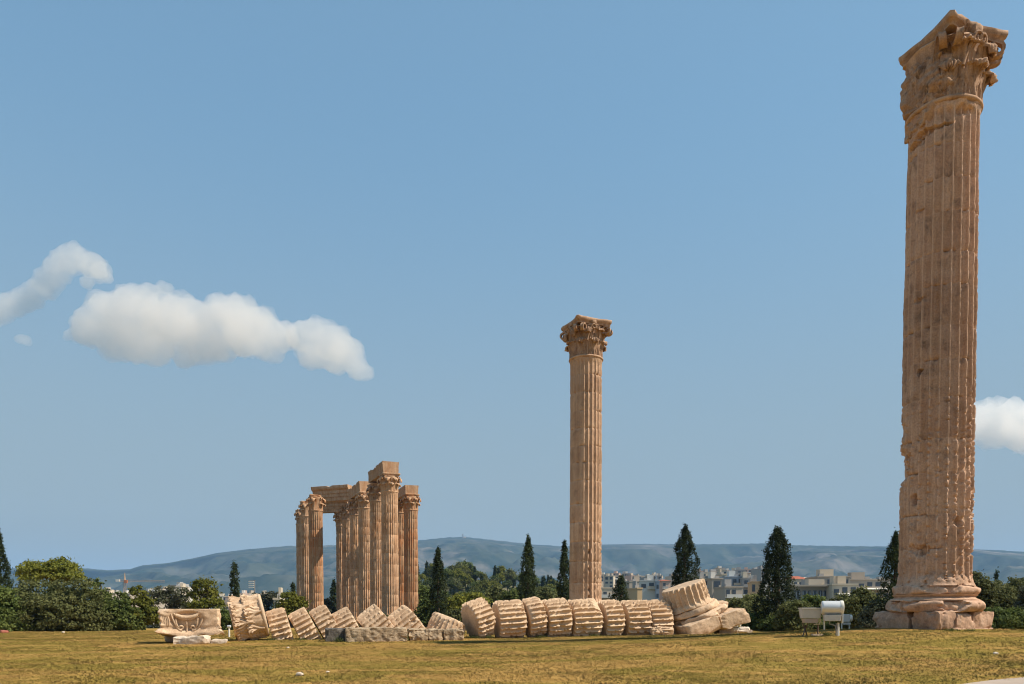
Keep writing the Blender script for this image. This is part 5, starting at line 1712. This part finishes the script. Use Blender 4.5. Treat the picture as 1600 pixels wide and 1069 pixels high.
def light_mast():
    Y = 160.0
    p = P(397.5, 905, Y); z = gz(p.x, Y); zz = lambda py: P(397.5, py, Y).z - z
    root = thing('light_mast', 'steel mast with a pale panel of stadium lights beside the slim cypress', 'mast', (p.x, Y, z))
    mb = MB(); tube(mb, [(0, 0, 0), (0, 0, zz(907))], [0.22, 0.14], 8); mb.build('pole', MAT_STEEL, root)
    u = PX(Y)
    for k, py in enumerate((909, 912, 915, 918)):
        mb = MB(); box(mb, (-4.3 * u, -0.2, zz(py)), (8.0 * u, 0.3, 1.5 * u)); mb.build('lamp_row', WALLM['white'], root)
    mb = MB(); box(mb, (-3.5 * u, 0, zz(907)), (10 * u, 0.25, 0.6 * u)); mb.build('top_bar', MAT_STEEL, root)
light_mast()
def summit():
    Y = 5500.0
    p = P(723, 839, Y)
    root = thing('summit_mast', 'tiny lattice mast on the highest mountain top', 'mast', (p.x, Y, p.z - 15))
    mb = MB(); truss(mb, (0, 0, 0), (0, 0, 36), 7, 1.2, 6); mb.build('mast', MAT_STEEL, root)
    mb = MB(); box(mb, (14, 0, 12), (18, 10, 10)); mb.build('hut', WALLM['cream'], root)
summit()

# ------------------------------------------------------------------ grass
def grass():
    rng = np.random.default_rng(9)
    def field(nt, nb, hmin, hmax, rmin, rmax, pw, seed, thr, ws=1.0):
        r = (rmin ** pw + rng.random(nt) * (rmax ** pw - rmin ** pw)) ** (1 / pw)
        a = rng.uniform(-0.78, 0.80, nt)
        x, y = r * np.sin(a), r * np.cos(a)
        keep = fbm(np.stack([x, y, 0 * x], 1) * 0.9, 4, seed) > thr
        py_edge = 10.9 + 0.46 * (x - 6.5) + 0.1
        keep &= ~((y < py_edge) & (x > 0.6) & (y > py_edge - 2.3))
        keep &= np.hypot(x - RCX, y - RCY) > 1.7
        x, y = x[keep], y[keep]; n = len(x)
        r = np.hypot(x, y)
        sp = 0.05 + 0.004 * r
        bx = (x[:, None] + rng.normal(size=(n, nb)) * sp[:, None]).ravel(); by = (y[:, None] + rng.normal(size=(n, nb)) * sp[:, None]).ravel()
        rr = np.repeat(r, nb)
        hn = fbm(np.stack([bx, by, 0 * bx], 1) * 0.6, 3, seed + 3)
        h = rng.uniform(hmin, hmax, len(bx)) * (0.5 + hn)
        w = (0.004 + 0.00065 * rr) * rng.uniform(0.7, 1.4, len(bx)) * ws
        d = rng.uniform(0, 6.28, len(bx)); l = rng.normal(size=(len(bx), 2)) * h[:, None] * 0.55
        z = ground_z(bx, by) - 0.005
        B = np.stack([bx, by, z], 1)
        W2 = np.stack([np.cos(d) * w, np.sin(d) * w, 0 * w], 1)
        T = B + np.stack([l[:, 0], l[:, 1], h], 1)
        V = np.stack([B - W2, B + W2, T], 1).reshape(-1, 3)
        return V, np.arange(len(V)).reshape(-1, 3)
    m, n, bs = newmat('grass_blade')
    geo = N(n, 'ShaderNodeNewGeometry').outputs['Position']
    n1 = noise(n, mapping(n, geo, (0.55, 1.0, 1.0)), 0.55, 9, 0.68, 0.8)
    n2 = noise(n, geo, 45, 3, 0.7)
    straw = mix(n, ramp(n, n2, [(0.35, 0.0), (0.65, 1.0)]), (0.32, 0.175, 0.04), (0.62, 0.385, 0.125))
    green = mix(n, ramp(n, n2, [(0.35, 0.0), (0.65, 1.0)]), (0.17, 0.125, 0.022), (0.38, 0.27, 0.062))
    n.links.new(mix(n, ramp(n, n1, [(0.45, 1.0), (0.56, 0.0)]), straw, green), bs.inputs['Base Color'])
    bs.inputs['Roughness'].default_value = 0.9
    bs.inputs['Specular IOR Level'].default_value = 0.08
    up = N(n, 'ShaderNodeCombineXYZ')
    up.inputs[2].default_value = 1.0
    n.links.new(up.outputs[0], bs.inputs['Normal'])
    mb = MB()
    V, F = field(130000, 6, 0.009, 0.027, 7.5, 62, 0.5, 3, 0.18); mb.add(V, F)
    V, F = field(2200, 2, 0.05, 0.12, 8.0, 18, 0.7, 13, 0.46, 0.4); mb.add(V, F)
    o = mb.build('grass', m)
    tag(o, 'dry yellow green grass of the lawn', 'grass', kind='stuff')
    # weeds at the foot of the ruins
    mb = MB()
    rw = np.random.default_rng(4)
    lm = leaf_mat('weed_leaf', (0.06, 0.08, 0.02), (0.12, 0.13, 0.04), 3)
    for (px, Y, w, h) in [(530, 27.0, 10, 7), (1485, 21.4, 12, 4), (636, 27.7, 3, 14), (1290, 20.9, 16, 5), (470, 28.6, 10, 3), (740, 31.0, 14, 4), (765, 31.2, 10, 4), (845, 31.8, 14, 3), (930, 32.4, 12, 3), (1083, 33.2, 16, 5), (425, 28.4, 10, 3), (1515, 21.3, 10, 3)]:
        p = P(px, 990, Y); z = gz(p.x, Y); u = PX(Y)
        n_ = int(w * h * 8)
        c = np.stack([p.x + rw.normal(size=n_) * w * u * 0.4, Y + rw.normal(size=n_) * 0.12, z + np.abs(rw.normal(size=n_)) * h * u * 0.5], 1)
        leaves(mb, c, np.zeros((n_, 3)) + [0, 0, 0.3], 0.7 * u, rw, 0.3)
    tag(mb.build('weeds', lm), 'small green weeds at the foot of the stones', 'weeds', kind='stuff')
grass()
